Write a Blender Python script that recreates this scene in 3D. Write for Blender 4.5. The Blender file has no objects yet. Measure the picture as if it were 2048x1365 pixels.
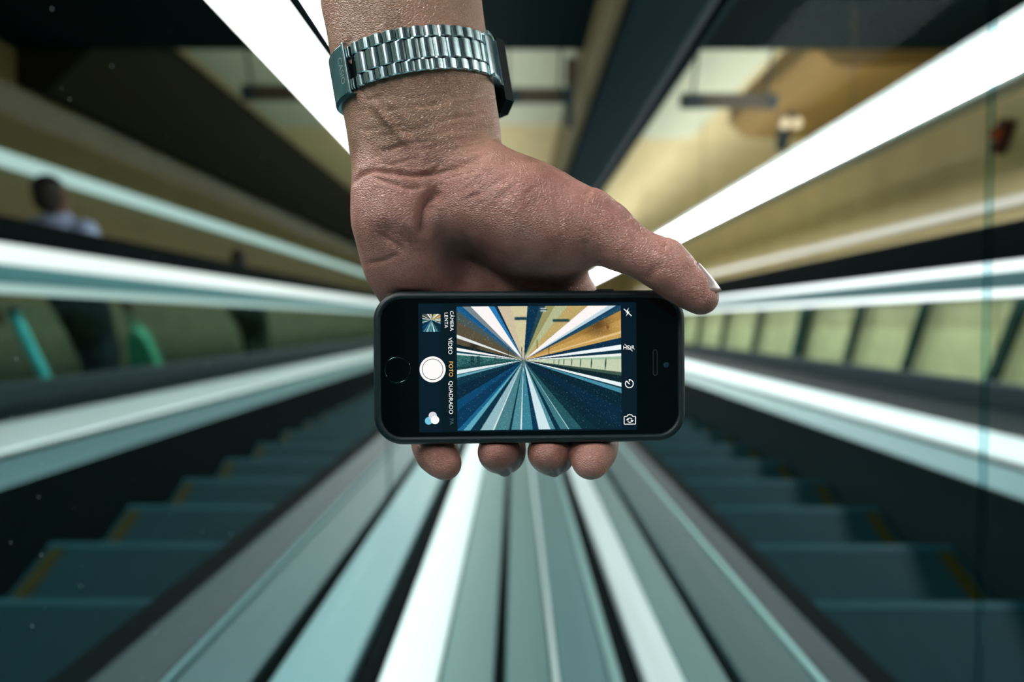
import bpy, math, random
import numpy as np
from mathutils import Vector, Matrix

random.seed(7)
np.random.seed(7)
SC = bpy.context.scene
COL = SC.collection

# ------------------------------------------------------------------ camera, world, exposure
THETA = math.radians(27.0)            # escalator slope
CT, ST = math.cos(THETA), math.sin(THETA)
ORG = Vector((0.0, 0.0, 6.0))         # lens position, above the lower landing
FPX = 1365.0                          # 24 mm on 36 mm at 2048 px
PITCH = THETA + math.atan(40 / FPX)   # lens looks a touch below the slope direction
YAW = math.atan(6 / FPX)
cam_d = bpy.data.cameras.new('camera')
cam_d.lens = 24.0
cam_d.sensor_width = 36.0
cam_d.clip_start = 0.01
cam_d.clip_end = 200
cam_d.dof.use_dof = True
cam_d.dof.focus_distance = 0.272
cam_d.dof.aperture_fstop = 4.8
cam_o = bpy.data.objects.new('camera', cam_d)
COL.objects.link(cam_o)
cam_o.location = ORG
cam_o.rotation_euler = (math.pi / 2 - PITCH, 0, YAW)
SC.camera = cam_o
CAMR = cam_o.rotation_euler.to_matrix()
C_RIGHT = CAMR @ Vector((1, 0, 0)); C_UP = CAMR @ Vector((0, 1, 0)); C_FWD = CAMR @ Vector((0, 0, -1))

w = bpy.data.worlds.new('world'); SC.world = w
w.use_nodes = True
w.node_tree.nodes['Background'].inputs[0].default_value = (0.10, 0.20, 0.22, 1)
w.node_tree.nodes['Background'].inputs[1].default_value = 0.3

SC.view_settings.view_transform = 'Standard'
SC.view_settings.look = 'None'
SC.view_settings.gamma = 1.0
SC.view_settings.exposure = 0.0
SC.view_settings.use_curve_mapping = False
LAMP = 18.0                            # radiance of the light strips

# ------------------------------------------------------------------ helpers
def S(r, g, b):
    def f(c):
        c /= 255.0
        return c / 12.92 if c <= 0.04045 else ((c + 0.055) / 1.055) ** 2.4
    return (f(r), f(g), f(b), 1.0)

def SL(u, s, h):                      # slope frame (across, along downhill, normal) -> world
    return ORG + Vector((u, s * CT + h * ST, -s * ST + h * CT))

SLM = Matrix(((1, 0, 0, ORG.x), (0, CT, ST, ORG.y), (0, -ST, CT, ORG.z), (0, 0, 0, 1)))

class Nodes:
    def __init__(self, name):
        self.m = bpy.data.materials.new(name)
        self.m.use_nodes = True
        self.t = self.m.node_tree
        self.b = self.t.nodes['Principled BSDF']
        self.out = self.t.nodes['Material Output']
    def n(self, typ, **kw):
        x = self.t.nodes.new(typ)
        for k, v in kw.items():
            if k.startswith('i_'):
                x.inputs[k[2:].replace('_', ' ')].default_value = v
            else:
                setattr(x, k, v)
        return x
    def l(self, a, b):
        self.t.links.new(a, b)
    def noise(self, scale, detail=3, rough=0.5, vec=None):
        x = self.n('ShaderNodeTexNoise')
        x.inputs['Scale'].default_value = scale
        x.inputs['Detail'].default_value = detail
        x.inputs['Roughness'].default_value = rough
        if vec is not None: self.l(vec, x.inputs['Vector'])
        return x
    def ramp(self, fac, stops):
        r = self.n('ShaderNodeValToRGB')
        e = r.color_ramp.elements
        while len(e) < len(stops): e.new(0.5)
        for el, (p, c) in zip(e, stops):
            el.position = p; el.color = c
        self.l(fac, r.inputs[0])
        return r
    def obj(self, scale=(1, 1, 1)):
        tc = self.n('ShaderNodeTexCoord')
        mp = self.n('ShaderNodeMapping')
        mp.inputs['Scale'].default_value = scale
        self.l(tc.outputs['Object'], mp.inputs['Vector'])
        return mp.outputs[0]

def mat(name, col, rough=0.5, metal=0.0, var=0.12, scale=(6, 6, 6), bump=0.0, bscale=80, spec=0.5, coat=0.0):
    N = Nodes(name)
    v = N.obj(scale)
    nz = N.noise(3.0, 4, 0.6, v)
    lo = tuple(c * (1 - var) for c in col[:3]) + (1,)
    hi = tuple(min(1, c * (1 + var)) for c in col[:3]) + (1,)
    r = N.ramp(nz.outputs[0], [(0.3, lo), (0.7, hi)])
    N.l(r.outputs[0], N.b.inputs['Base Color'])
    N.b.inputs['Roughness'].default_value = rough
    N.b.inputs['Metallic'].default_value = metal
    N.b.inputs['Specular IOR Level'].default_value = spec
    N.b.inputs['Coat Weight'].default_value = coat
    if bump:
        b = N.n('ShaderNodeBump'); b.inputs['Strength'].default_value = bump; b.inputs['Distance'].default_value = 0.002
        nz2 = N.noise(bscale, 3, 0.6, N.obj()); N.l(nz2.outputs[0], b.inputs['Height']); N.l(b.outputs[0], N.b.inputs['Normal'])
    return N.m

def brushed(name, col, rough=0.32, metal=0.85, var=0.10):
    N = Nodes(name)                     # grain runs along the slope
    v = N.obj((260, 1.2, 260))
    nz = N.noise(1.0, 3, 0.6, v)
    lo = tuple(c * (1 - var) for c in col[:3]) + (1,)
    hi = tuple(min(1, c * (1 + var)) for c in col[:3]) + (1,)
    r = N.ramp(nz.outputs[0], [(0.3, lo), (0.7, hi)])
    N.l(r.outputs[0], N.b.inputs['Base Color'])
    r2 = N.ramp(nz.outputs[0], [(0.2, (rough * .8,) * 3 + (1,)), (0.8, (rough * 1.2,) * 3 + (1,))])
    N.l(r2.outputs[0], N.b.inputs['Roughness'])
    N.b.inputs['Metallic'].default_value = metal
    return N.m

def emit(name, col, strength):
    N = Nodes(name)
    N.b.inputs['Base Color'].default_value = (0.02, 0.02, 0.02, 1) if strength < 2 else (0.8, 0.8, 0.8, 1)
    N.b.inputs['Roughness'].default_value = 0.15 if strength < 2 else 0.5
    nz = N.noise(2.0, 1, 0.5, N.obj((1, 0.2, 1)))
    r = N.ramp(nz.outputs[0], [(0.2, tuple(c * .94 for c in col[:3]) + (1,)), (0.8, col)])
    N.l(r.outputs[0], N.b.inputs['Emission Color'])
    N.b.inputs['Emission Strength'].default_value = strength
    if strength < 2: N.m.cycles.emission_sampling = 'NONE'
    return N.m

def glassm(name, tint, refl=0.06):
    N = Nodes(name)
    N.t.nodes.remove(N.b)
    tr = N.n('ShaderNodeBsdfTransparent'); tr.inputs[0].default_value = tint
    gl = N.n('ShaderNodeBsdfGlossy'); gl.inputs['Roughness'].default_value = 0.0; gl.inputs[0].default_value = (0.8, 0.95, 0.95, 1)
    fr = N.n('ShaderNodeFresnel'); fr.inputs[0].default_value = 1.25
    ml = N.n('ShaderNodeMath', operation='MULTIPLY'); N.l(fr.outputs[0], ml.inputs[0]); ml.inputs[1].default_value = refl
    mx = N.n('ShaderNodeMixShader'); N.l(ml.outputs[0], mx.inputs[0]); N.l(tr.outputs[0], mx.inputs[1]); N.l(gl.outputs[0], mx.inputs[2])
    last = mx
    N.l(last.outputs[0], N.out.inputs[0])
    return N.m

def mesh_obj(name, verts, faces, m, parent=None, smooth=False, matrix=None):
    me = bpy.data.meshes.new(name)
    me.from_pydata([tuple(v) for v in verts], [], faces)
    me.update()
    if smooth:
        me.polygons.foreach_set('use_smooth', [True] * len(me.polygons))
    if m is not None: me.materials.append(m)
    o = bpy.data.objects.new(name, me)
    COL.objects.link(o)
    if parent is not None: o.parent = parent
    if matrix is not None: o.matrix_world = matrix
    return o

class MB:
    def __init__(self, seg=0.6): self.v = []; self.f = []; self.seg = seg
    def box(self, lo, hi, bev=0.0):
        (x0, y0, z0), (x1, y1, z1) = lo, hi
        b = min(bev, (x1 - x0) / 2.01, (y1 - y0) / 2.01, (z1 - z0) / 2.01)
        n = len(self.v)
        if b <= 0 and y1 - y0 > 1.5:
            return self.prism([(x0, z0), (x1, z0), (x1, z1), (x0, z1)], y0, y1)
        if b <= 0:
            self.v += [(x, y, z) for z in (z0, z1) for (x, y) in ((x0, y0), (x1, y0), (x1, y1), (x0, y1))]
            self.f += [tuple(n + i for i in q) for q in ((3, 2, 1, 0), (4, 5, 6, 7), (0, 1, 5, 4), (1, 2, 6, 5), (2, 3, 7, 6), (3, 0, 4, 7))]
            return self
        # chamfered along y (profile extruded): octagon in xz
        prof = [(x0 + b, z0), (x1 - b, z0), (x1, z0 + b), (x1, z1 - b), (x1 - b, z1), (x0 + b, z1), (x0, z1 - b), (x0, z0 + b)]
        return self.prism(prof, y0, y1)
    def prism(self, prof, y0, y1):
        # long runs are cut into short lengths, which keeps ray tracing of the sloping bars quick
        n = len(self.v); k = len(prof)
        ns = max(1, int((y1 - y0) / self.seg)) if y1 - y0 > 1.5 else 1
        for i in range(ns + 1):
            y = y0 + (y1 - y0) * i / ns
            self.v += [(x, y, z) for x, z in prof]
        self.f.append(tuple(n + i for i in range(k)))
        self.f.append(tuple(n + ns * k + i for i in reversed(range(k))))
        for q in range(ns):
            for i in range(k):
                j = (i + 1) % k
                a = n + q * k
                self.f.append((a + j, a + i, a + k + i, a + k + j))
        return self
    def cyl(self, a, b, ra, rb=None, seg=16, cap=True):
        rb = ra if rb is None else rb
        a = Vector(a); b = Vector(b); d = (b - a).normalized()
        up = Vector((0, 0, 1)) if abs(d.z) < 0.9 else Vector((1, 0, 0))
        e1 = d.cross(up).normalized(); e2 = d.cross(e1)
        n = len(self.v)
        for p, r in ((a, ra), (b, rb)):
            for i in range(seg):
                t = 2 * math.pi * i / seg
                self.v.append(tuple(p + e1 * (r * math.cos(t)) + e2 * (r * math.sin(t))))
        for i in range(seg):
            j = (i + 1) % seg
            self.f.append((n + i, n + j, n + seg + j, n + seg + i))
        if cap:
            self.f.append(tuple(n + i for i in reversed(range(seg)))); self.f.append(tuple(n + seg + i for i in range(seg)))
        return self
    def ball(self, c, r, seg=16, rings=10, sc=(1, 1, 1)):
        n = len(self.v)
        for i in range(rings + 1):
            th = math.pi * i / rings
            for j in range(seg):
                ph = 2 * math.pi * j / seg
                self.v.append((c[0] + r * sc[0] * math.sin(th) * math.cos(ph), c[1] + r * sc[1] * math.sin(th) * math.sin(ph), c[2] + r * sc[2] * math.cos(th)))
        for i in range(rings):
            for j in range(seg):
                k = (j + 1) % seg
                self.f.append((n + i * seg + j, n + (i + 1) * seg + j, n + (i + 1) * seg + k, n + i * seg + k))
        return self
    def build(self, name, m, parent=None, smooth=False, matrix=None):
        return mesh_obj(name, self.v, self.f, m, parent, smooth, matrix)

def tag(o, label, cat=None, group=None, kind=None):
    if label: o['label'] = label
    if cat: o['category'] = cat
    if group: o['group'] = group
    if kind: o['kind'] = kind
    return o

def empty(name, label=None, cat=None, matrix=None, group=None):
    o = bpy.data.objects.new(name, None)
    o.empty_display_size = 0.05
    COL.objects.link(o)
    if matrix is not None: o.matrix_world = matrix
    if label: tag(o, label, cat, group)
    return o

# ------------------------------------------------------------------ materials of the hall
M = {}
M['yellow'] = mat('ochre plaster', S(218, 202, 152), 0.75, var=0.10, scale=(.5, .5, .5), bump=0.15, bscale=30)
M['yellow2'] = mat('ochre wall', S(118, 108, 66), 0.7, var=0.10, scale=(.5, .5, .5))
M['olive'] = mat('olive reflection strip', S(40, 40, 28), 0.7, var=0.15, spec=0.1)
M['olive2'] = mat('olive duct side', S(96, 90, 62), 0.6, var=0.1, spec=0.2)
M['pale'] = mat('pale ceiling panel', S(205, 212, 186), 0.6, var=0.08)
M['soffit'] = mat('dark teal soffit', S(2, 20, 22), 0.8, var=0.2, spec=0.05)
M['duct'] = mat('dark teal duct', S(8, 40, 48), 0.7, var=0.15, spec=0.05)
M['black'] = mat('black rubber', S(0, 9, 11), 0.8, var=0.2, spec=0.04)
M['gap'] = mat('black joint', S(2, 12, 15), 0.9, var=0.2, spec=0.05)
M['bright'] = brushed('pale aluminium with lamp reflection', S(192, 214, 218), 0.5, 0.55)  # base colour lightened to carry the lamp reflections on the deck strips
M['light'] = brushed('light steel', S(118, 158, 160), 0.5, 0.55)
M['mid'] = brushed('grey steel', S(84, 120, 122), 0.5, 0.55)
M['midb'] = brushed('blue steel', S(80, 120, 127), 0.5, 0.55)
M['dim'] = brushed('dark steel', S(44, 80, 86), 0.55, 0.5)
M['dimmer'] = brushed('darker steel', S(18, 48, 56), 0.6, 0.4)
M['skirt'] = mat('dark skirt', S(3, 22, 26), 0.6, var=0.15, spec=0.1)
M['tread'] = mat('dark tread', S(4, 36, 42), 0.7, var=0.12, scale=(40, 1, 1), spec=0.08)
M['nose'] = mat('step nose', S(14, 54, 62), 0.6, spec=0.1)
M['riser'] = mat('riser', S(4, 20, 25), 0.7, spec=0.1)
M['stripe'] = mat('yellow step line', S(28, 32, 4), 0.7, var=0.15, spec=0.1)
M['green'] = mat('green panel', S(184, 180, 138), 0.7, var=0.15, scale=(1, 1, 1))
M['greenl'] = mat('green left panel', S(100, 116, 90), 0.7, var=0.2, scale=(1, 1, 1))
M['post'] = mat('dark post', S(26, 50, 46), 0.6, spec=0.1)
M['glassL'] = glassm('dusty glass', (0.71, 0.74, 0.72, 1), 0.003)
M['glassR'] = glassm('clear glass', (0.95, 0.97, 0.96, 1), 0.0012)
M['glassO'] = glassm('green glass', (0.88, 0.96, 0.93, 1), 0.05)
M['edge'] = mat('dark glass edge', S(3, 26, 32), 0.8, var=0.1, spec=0.05)
M['joint'] = glassm('blue glass joint', (0.80, 0.90, 0.93, 1), 0.02)
M['lamp'] = emit('light diffuser', (1.0, 0.97, 0.95, 1), LAMP)
M['strip'] = emit('under-rail light strip', (0.93, 1.0, 1.0, 1), 1.99)
M['strip2'] = emit('lower light strip', (0.72, 1.0, 0.98, 1), 1.15)
M['conduit'] = emit('pale conduit with added glow', (1.0, 0.97, 0.82, 1), 0.5)  # plain conduit, no lamp; weak emission added to make it look paler
M['housing'] = mat('lamp housing', S(190, 205, 205), 0.4, var=0.05)
M['reflector'] = mat('lamp side reflector', S(96, 112, 114), 0.5, var=0.05)
M['signdark'] = mat('sign dark', S(16, 44, 52), 0.5)
M['signbrown'] = mat('sign brown', S(74, 62, 44), 0.5)
M['teal'] = mat('teal cover', S(40, 110, 118), 0.4)

S0, S1 = -3.2, 30.0

# ------------------------------------------------------------------ setting
def slope_struct(name, prof_or_box, m, s0=S0, s1=S1, label=None):
    mb = MB()
    if len(prof_or_box) == 4 and not hasattr(prof_or_box[0], '__len__'):
        u0, u1, h0, h1 = prof_or_box
        mb.box((u0, s0, h0), (u1, s1, h1))
    else:
        mb.prism(prof_or_box, s0, s1)
    o = mb.build(name, m, matrix=SLM)
    o['kind'] = 'structure'
    if label: o['label'] = label
    return o

slope_struct('ceiling', (-5.0, 5.0, 3.0, 3.2), M['yellow'], label='ochre plaster ceiling sloping down over the escalators')
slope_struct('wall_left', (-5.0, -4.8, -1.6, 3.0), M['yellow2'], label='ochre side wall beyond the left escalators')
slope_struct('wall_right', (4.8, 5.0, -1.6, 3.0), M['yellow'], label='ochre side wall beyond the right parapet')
slope_struct('wall_back', (-5.0, 5.0, -1.6, 3.0), M['yellow'], S1, S1 + 0.2, label='far end wall of the escalator hall')
slope_struct('floor', (-5.0, 5.0, -1.8, -1.6), M['skirt'], label='dark pit floor under the escalators')
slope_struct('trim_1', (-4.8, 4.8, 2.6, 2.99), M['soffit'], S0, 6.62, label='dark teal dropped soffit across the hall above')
slope_struct('trim_2', [(-4.8, 2.25), (-4.5, 2.2), (-3.75, 2.9), (-3.75, 2.995), (-4.8, 2.995)], M['olive'], 6.62, S1, label='dark olive reflection strip at the left wall head')  # dark reflection in the left glass, built as a solid olive strip
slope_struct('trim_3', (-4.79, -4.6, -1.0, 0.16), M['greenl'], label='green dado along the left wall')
slope_struct('trim_4', [(2.98, 2.75), (3.2, 2.55), (4.79, 2.55), (4.79, 2.995), (2.98, 2.995)], mat('brown arch-shade block', S(140, 112, 58), 0.7, spec=0.2), 6.9, 9.6, label='brown arch-shade block under the right ceiling')  # added block whose brown colour stands in for the arch's shade

# pale ceiling panels beyond the soffit
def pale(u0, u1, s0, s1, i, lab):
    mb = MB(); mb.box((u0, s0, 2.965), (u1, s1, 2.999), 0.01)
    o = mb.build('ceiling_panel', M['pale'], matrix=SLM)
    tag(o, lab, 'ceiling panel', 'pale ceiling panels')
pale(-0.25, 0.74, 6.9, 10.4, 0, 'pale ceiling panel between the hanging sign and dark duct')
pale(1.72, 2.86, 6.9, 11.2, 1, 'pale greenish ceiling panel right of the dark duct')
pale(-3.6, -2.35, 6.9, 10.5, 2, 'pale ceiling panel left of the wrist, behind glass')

# dark overhead duct, with olive left face
d = empty('overhead_duct', 'dark teal overhead duct running down the ceiling above the thumb', 'duct', SLM)
MB().prism([(0.80, 2.25), (1.54, 2.25), (1.54, 2.95), (0.80, 2.95)], S0, 26).build('duct_body', M['duct'], d)
MB().box((0.66, S0, 2.25), (0.80, 26, 2.95), 0.02).build('side_rail', M['olive2'], d)
MB().box((0.785, S0, 2.235), (0.815, 26, 2.25)).build('seam', M['gap'], d)

# luminaires
def luminaire(label, u0, u1, h, grp=None, side=None):
    e = empty('linear_light', label, 'light', SLM)
    MB(6.0).box((u0, -2.5, h), (u1, 26, h + 0.04), 0.01).build('diffuser', M['lamp'], e)
    MB().box((u0 + 0.1, -2.5, h + 0.041), (u1 - 0.1, 26, h + 0.16)).build('housing', M['housing'], e)
    if side:
        MB().box((side[0], -2.5, h - 0.015), (side[1], 26, h + 0.09), 0.02).build('side_reflector', M['reflector'], e)
    for k in range(6):
        s = 1.2 + k * 4.5
        m = MB(); m.cyl((0.5 * (u0 + u1), s, h + 0.16), (0.5 * (u0 + u1), s, 2.6 if s < 6.6 else 3.0), 0.006, seg=8)
        m.build('hanger', M['olive2'], e)
    return e
luminaire('broad white light strip overhead left of the forearm', -1.44, -0.76, 1.5)
luminaire('broad white light strip crossing the upper right', 2.57, 3.00, 1.5, side=(3.02, 3.24))

# thin light on the left wall, conduit with added glow on the right
e = empty('wall_rail', 'thin white light rail along the left wall', 'light', SLM)
MB().box((-4.70, S0, 1.40), (-4.62, 26, 1.54), 0.02).build('diffuser', M['strip2'], e)
for k in range(10):
    MB().box((-4.80, 1 + k * 2.5, 1.44), (-4.70, 1.06 + k * 2.5, 1.52)).build('bracket', M['housing'], e)
e = empty('wall_rail', 'thin pale conduit with added glow along the right ochre wall', 'light', SLM)
MB().box((4.60, S0, 1.08), (4.68, 26, 1.18), 0.02).build('diffuser', M['conduit'], e)  # body of the conduit, its glow added by the material
for k in range(10):
    MB().box((4.68, 1 + k * 2.5, 1.10), (4.80, 1.06 + k * 2.5, 1.16)).build('bracket', M['housing'], e)

# ------------------------------------------------------------------ central deck between the escalators
deck = empty('divider_deck', 'brushed steel deck of long strips between the two escalators', 'deck', SLM)
H = -0.50
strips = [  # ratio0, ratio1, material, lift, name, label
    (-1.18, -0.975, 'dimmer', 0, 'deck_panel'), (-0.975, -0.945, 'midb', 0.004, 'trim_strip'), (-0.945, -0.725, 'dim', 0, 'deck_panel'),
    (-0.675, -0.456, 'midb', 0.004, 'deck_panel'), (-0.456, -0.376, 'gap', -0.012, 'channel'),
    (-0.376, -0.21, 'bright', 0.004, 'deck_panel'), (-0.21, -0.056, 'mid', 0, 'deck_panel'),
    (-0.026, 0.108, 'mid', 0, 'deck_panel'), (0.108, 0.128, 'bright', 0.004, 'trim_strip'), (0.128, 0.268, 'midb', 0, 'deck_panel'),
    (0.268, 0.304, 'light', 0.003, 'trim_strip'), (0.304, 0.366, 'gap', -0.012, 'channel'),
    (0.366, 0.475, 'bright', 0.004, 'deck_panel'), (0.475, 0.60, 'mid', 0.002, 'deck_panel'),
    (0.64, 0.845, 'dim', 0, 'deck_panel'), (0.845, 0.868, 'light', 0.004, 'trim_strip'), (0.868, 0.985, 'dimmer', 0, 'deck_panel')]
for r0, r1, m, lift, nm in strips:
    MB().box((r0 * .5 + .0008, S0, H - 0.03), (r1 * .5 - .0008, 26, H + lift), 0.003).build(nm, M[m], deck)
for r0, r1, nm in ((-1.32, -1.18, 'edge_seal'), (-0.725, -0.675, 'glass_channel'), (-0.056, -0.026, 'gap_seal'), (0.60, 0.64, 'glass_channel'), (0.985, 1.09, 'edge_seal')):
    MB().box((r0 * .5, S0, H - 0.03), (r1 * .5, 26, H - 0.010), 0.002).build(nm, M['gap'], deck)
MB().box((-0.59, S0, H - 0.9), (0.49, 26, H - 0.031)).build('plinth', M['skirt'], deck)

# frameless inner glass screens standing in the deck
def screen(label, u, top, m, joints):
    e = empty('glass_screen', label, 'glass panel', SLM)
    edges = [S0] + joints + [26]
    for a, b in zip(edges[:-1], edges[1:]):
        MB().box((u - 0.005, a + 0.002, H - 0.008), (u + 0.005, b - 0.002, top)).build('glass_pane', m, e)
        MB().box((u - 0.0065, a + 0.002, top), (u + 0.0065, b - 0.002, top + 0.022)).build('top_edge', M['edge'], e)
    for j in joints:
        MB().box((u - 0.0025, j - 0.0015, H - 0.008), (u + 0.0025, j + 0.0015, top)).build('pane_joint', M['joint'], e)
    return e
left_screen = screen('dusty frameless glass screen on the left of the deck', -0.350, 0.497, M['glassL'], [1.9, 3.9, 5.9, 7.9, 9.9])
screen('clear frameless glass screen on the right of the deck', 0.310, 0.478, M['glassR'], [0.45, 2.45, 4.45, 6.45, 8.45])

# specks of dust lying on the near face of the left screen
rg = np.random.RandomState(11)
dm = MB()
for q in range(150):
    s_ = 0.36 + 1.3 * rg.rand() ** 2; h_ = -0.35 + 0.82 * rg.rand(); r_ = 0.0002 + 0.0004 * rg.rand() ** 2
    dm.ball((-0.3447, s_, h_), r_, 6, 4, (0.5, 1.0, 1.0 + 1.5 * rg.rand()))
dust = dm.build('dust_specks', mat('dust', S(190, 205, 205), 0.8), left_screen)
tag(dust, 'pale specks of dust', kind='stuff')

# ------------------------------------------------------------------ escalators
RUN = 0.2 / math.tan(THETA)
PITCHS = math.hypot(0.2, RUN)
def step_mesh(width):
    t = MB(); t.box((0, -RUN, -0.03), (width, -0.03, 0), 0.0)
    return t

def steps(parent, u0, u1, hs, s_first, count, stripes=True):
    wd = u1 - u0
    t = MB(); t.box((0, -RUN, -0.03), (wd, -0.022, 0))
    tm = t.build('step', M['tread'], parent).data
    first = True
    nz = MB(); nz.box((0, -0.022, -0.03), (wd, 0, 0.001)); nzm = None
    rs = MB(); rs.box((0.01, -0.012, -0.2), (wd - 0.01, -0.004, -0.03)); rsm = None
    st = MB(); st.box((0.02, -RUN + .02, 0), (0.065, -0.03, 0.004)); st2 = MB(); st2.box((wd - 0.065, -RUN + .02, 0), (wd - 0.02, -0.03, 0.004))
    base = parent.children[-1] if parent.children else None
    proto = bpy.data.objects[base.name]
    meshes = {}
    for k in range(count):
        p = SL(u0, s_first + k * PITCHS, hs)
        if k == 0: o = proto
        else:
            o = bpy.data.objects.new('step', tm); COL.objects.link(o)
        o.parent = parent
        o.matrix_world = Matrix.Translation(p)
        for nm, mb, mm in (('step_nose', nz, 'nose'), ('riser', rs, 'riser'), ('edge_line', st, 'stripe'), ('edge_line', st2, 'stripe')):
            if mm == 'stripe' and not stripes: continue
            key = id(mb)
            if key not in meshes:
                c = mb.build(nm, M[mm], o); meshes[key] = c.data
            else:
                c = bpy.data.objects.new(nm, meshes[key]); COL.objects.link(c); c.parent = o
            c.matrix_world = Matrix.Translation(p)

def build_escalator(label, sg, u_in, u_out, U, bands, rails):
    """sg -1 left, +1 right; u_* absolute distances across."""
    e = empty('escalator', label, 'escalator', Matrix.Translation(SL(sg * u_in, 0, -0.71)))
    def sb(name, a, b, h0, h1, m, bev=0.0, s0=S0, s1=26):
        lo, hi = sorted((sg * a, sg * b))
        o = MB().box((lo, s0, h0), (hi, s1, h1), bev).build(name, M[m], e)
        o.matrix_world = SLM
        return o
    lo, hi = sorted((sg * (u_in + 0.01), sg * (u_out - 0.01)))
    steps(e, lo, hi, -0.71, 1.715 - 4 * PITCHS, 34)
    sb('skirt_panel', u_out, u_out + 0.02, -1.3, -0.492, 'skirt')
    a, b, c, dd = bands
    sb('outer_deck', a, b, -0.53, -0.49, 'midb', 0.004)
    sb('deck_groove', b, c, -0.53, -0.505, 'gap')
    sb('deck_moulding', c, dd, -0.53, -0.487, 'bright', 0.006)
    sb('base_panel', dd, U - 0.03, -0.60, -0.50, 'skirt')
    sb('base_moulding', U - 0.05, U + 0.03, -0.50, -0.36, 'dimmer', 0.01)
    for k in range(12):                                   # outer glass panes
        s = -2.6 + k * 2.2
        sb('glass_pane', U - 0.006, U + 0.006, -0.36, 0.15, 'glassO', 0, s + 0.004, s + 2.2 - 0.004)
    for nm, h0, h1, thick, m in rails:
        sb(nm, U - thick, U + thick, h0, h1, m, 0.012)
    return e

build_escalator('left escalator with dark descending steps behind the dusty glass', -1, 0.665, 1.49, 2.87, (1.495, 1.80, 1.90, 2.42),
    [('light_strip_low', 0.15, 0.205, 0.014, 'strip2'), ('rail_cover', 0.205, 0.315, 0.02, 'teal'), ('light_strip', 0.315, 0.43, 0.03, 'strip'), ('handrail', 0.43, 0.58, 0.045, 'black')])
build_escalator('right escalator with dark descending steps behind the clear glass', 1, 0.555, 1.40, 2.87, (1.405, 1.66, 1.75, 2.12),
    [('light_strip_low', 0.15, 0.19, 0.014, 'strip'), ('rail_cover', 0.19, 0.30, 0.02, 'teal'), ('light_strip', 0.30, 0.35, 0.03, 'strip'), ('handrail', 0.35, 0.585, 0.045, 'black')])

# third escalator, beyond the left one, that carries the passengers
e3 = empty('escalator', 'farther left escalator carrying passengers, seen through two glass panes', 'escalator', Matrix.Translation(SL(-3.9, 4, -0.62)))
steps(e3, -3.95, -3.02, -0.62, 2.0, 24, False)
o = MB().box((-4.05, S0, -1.2), (-3.96, 26, -0.56), 0.01).build('skirt_panel', M['skirt'], e3); o.matrix_world = SLM
o = MB().box((-4.55, S0, -0.62), (-4.05, 26, -0.56), 0.01).build('outer_deck', M['dim'], e3); o.matrix_world = SLM

# parapet on the far right, green panels between dark posts
par = empty('parapet', 'yellow-green parapet with dark slanting posts behind the right glass', 'parapet', Matrix.Translation(SL(3.5, 4, -0.5)))
ps = [3.9, 4.92, 6.0, 7.05, 8.3, 9.8, 11.3, 12.8, 14.3, 15.8, 17.3, 18.8]
def vpost(p, h, hw, dpt):
    mb = MB(); mb.box((-dpt, -hw, 0), (dpt, hw, h)); o = mb.build('post', M['post'], par); o.matrix_world = Matrix.Translation(p); return o
for i, s in enumerate(ps):
    vpost(SL(3.40, s, -0.52), 0.95, 0.10 if i == 4 else 0.035, 0.03)
edges = [1.0, 2.6] + ps
for a, b in zip(edges[:-1], edges[1:]):
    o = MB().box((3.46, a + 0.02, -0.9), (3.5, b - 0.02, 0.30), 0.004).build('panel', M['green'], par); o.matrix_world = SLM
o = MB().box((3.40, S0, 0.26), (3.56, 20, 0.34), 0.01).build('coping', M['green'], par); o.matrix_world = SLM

# hanging signs, spot lamps
def hang_sign(label, u0, u1, s, h, dark_left):
    p = SL(u0, s, h)
    e = empty('hanging_sign', label, 'sign', Matrix.Translation(p), 'dark signs hung below the ceiling')
    wd = u1 - u0
    def b(nm, lo, hi, m):
        o = MB().box(lo, hi, 0.008).build(nm, M[m], e); o.matrix_world = Matrix.Translation(p); return o
    b('sign_board', (0, 0, 0), (wd, 0.10, 0.14), 'signbrown')
    b('end_block', (0, -0.01, -0.002), (wd * dark_left, 0.11, 0.142), 'signdark')
    b('end_block', (wd * .9, -0.01, -0.002), (wd, 0.11, 0.142), 'signdark')
    for x in (0.12 * wd, 0.88 * wd):
        o = MB().cyl((x, 0.05, 0.14), (x, 0.05, 0.75), 0.014, seg=8).build('hanger', M['signdark'], e); o.matrix_world = Matrix.Translation(p)
    return e
hang_sign('dark sign bar hanging just right of the watch', -0.16, 0.54, 7.1, 2.24, 0.3)
hang_sign('long dark sign bar hanging at upper right', 1.73, 2.72, 7.2, 2.22, 0.22)
hang_sign('dim dark sign bar hanging behind the left glass', -2.75, -1.9, 6.95, 2.22, 0.12)
pp = SL(0.52, 7.05, 1.98)
e = empty('sign_post', 'dark upright post at the right end of the middle sign', 'post', Matrix.Translation(pp))
o = MB().box((0, 0, 0), (0.07, 0.08, 0.62), 0.01).build('post_shaft', M['signdark'], e); o.matrix_world = Matrix.Translation(pp)
o = MB().box((-0.015, -0.015, 0.42), (0.085, 0.095, 0.66), 0.01).build('post_head', M['signbrown'], e); o.matrix_world = Matrix.Translation(pp)

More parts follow.
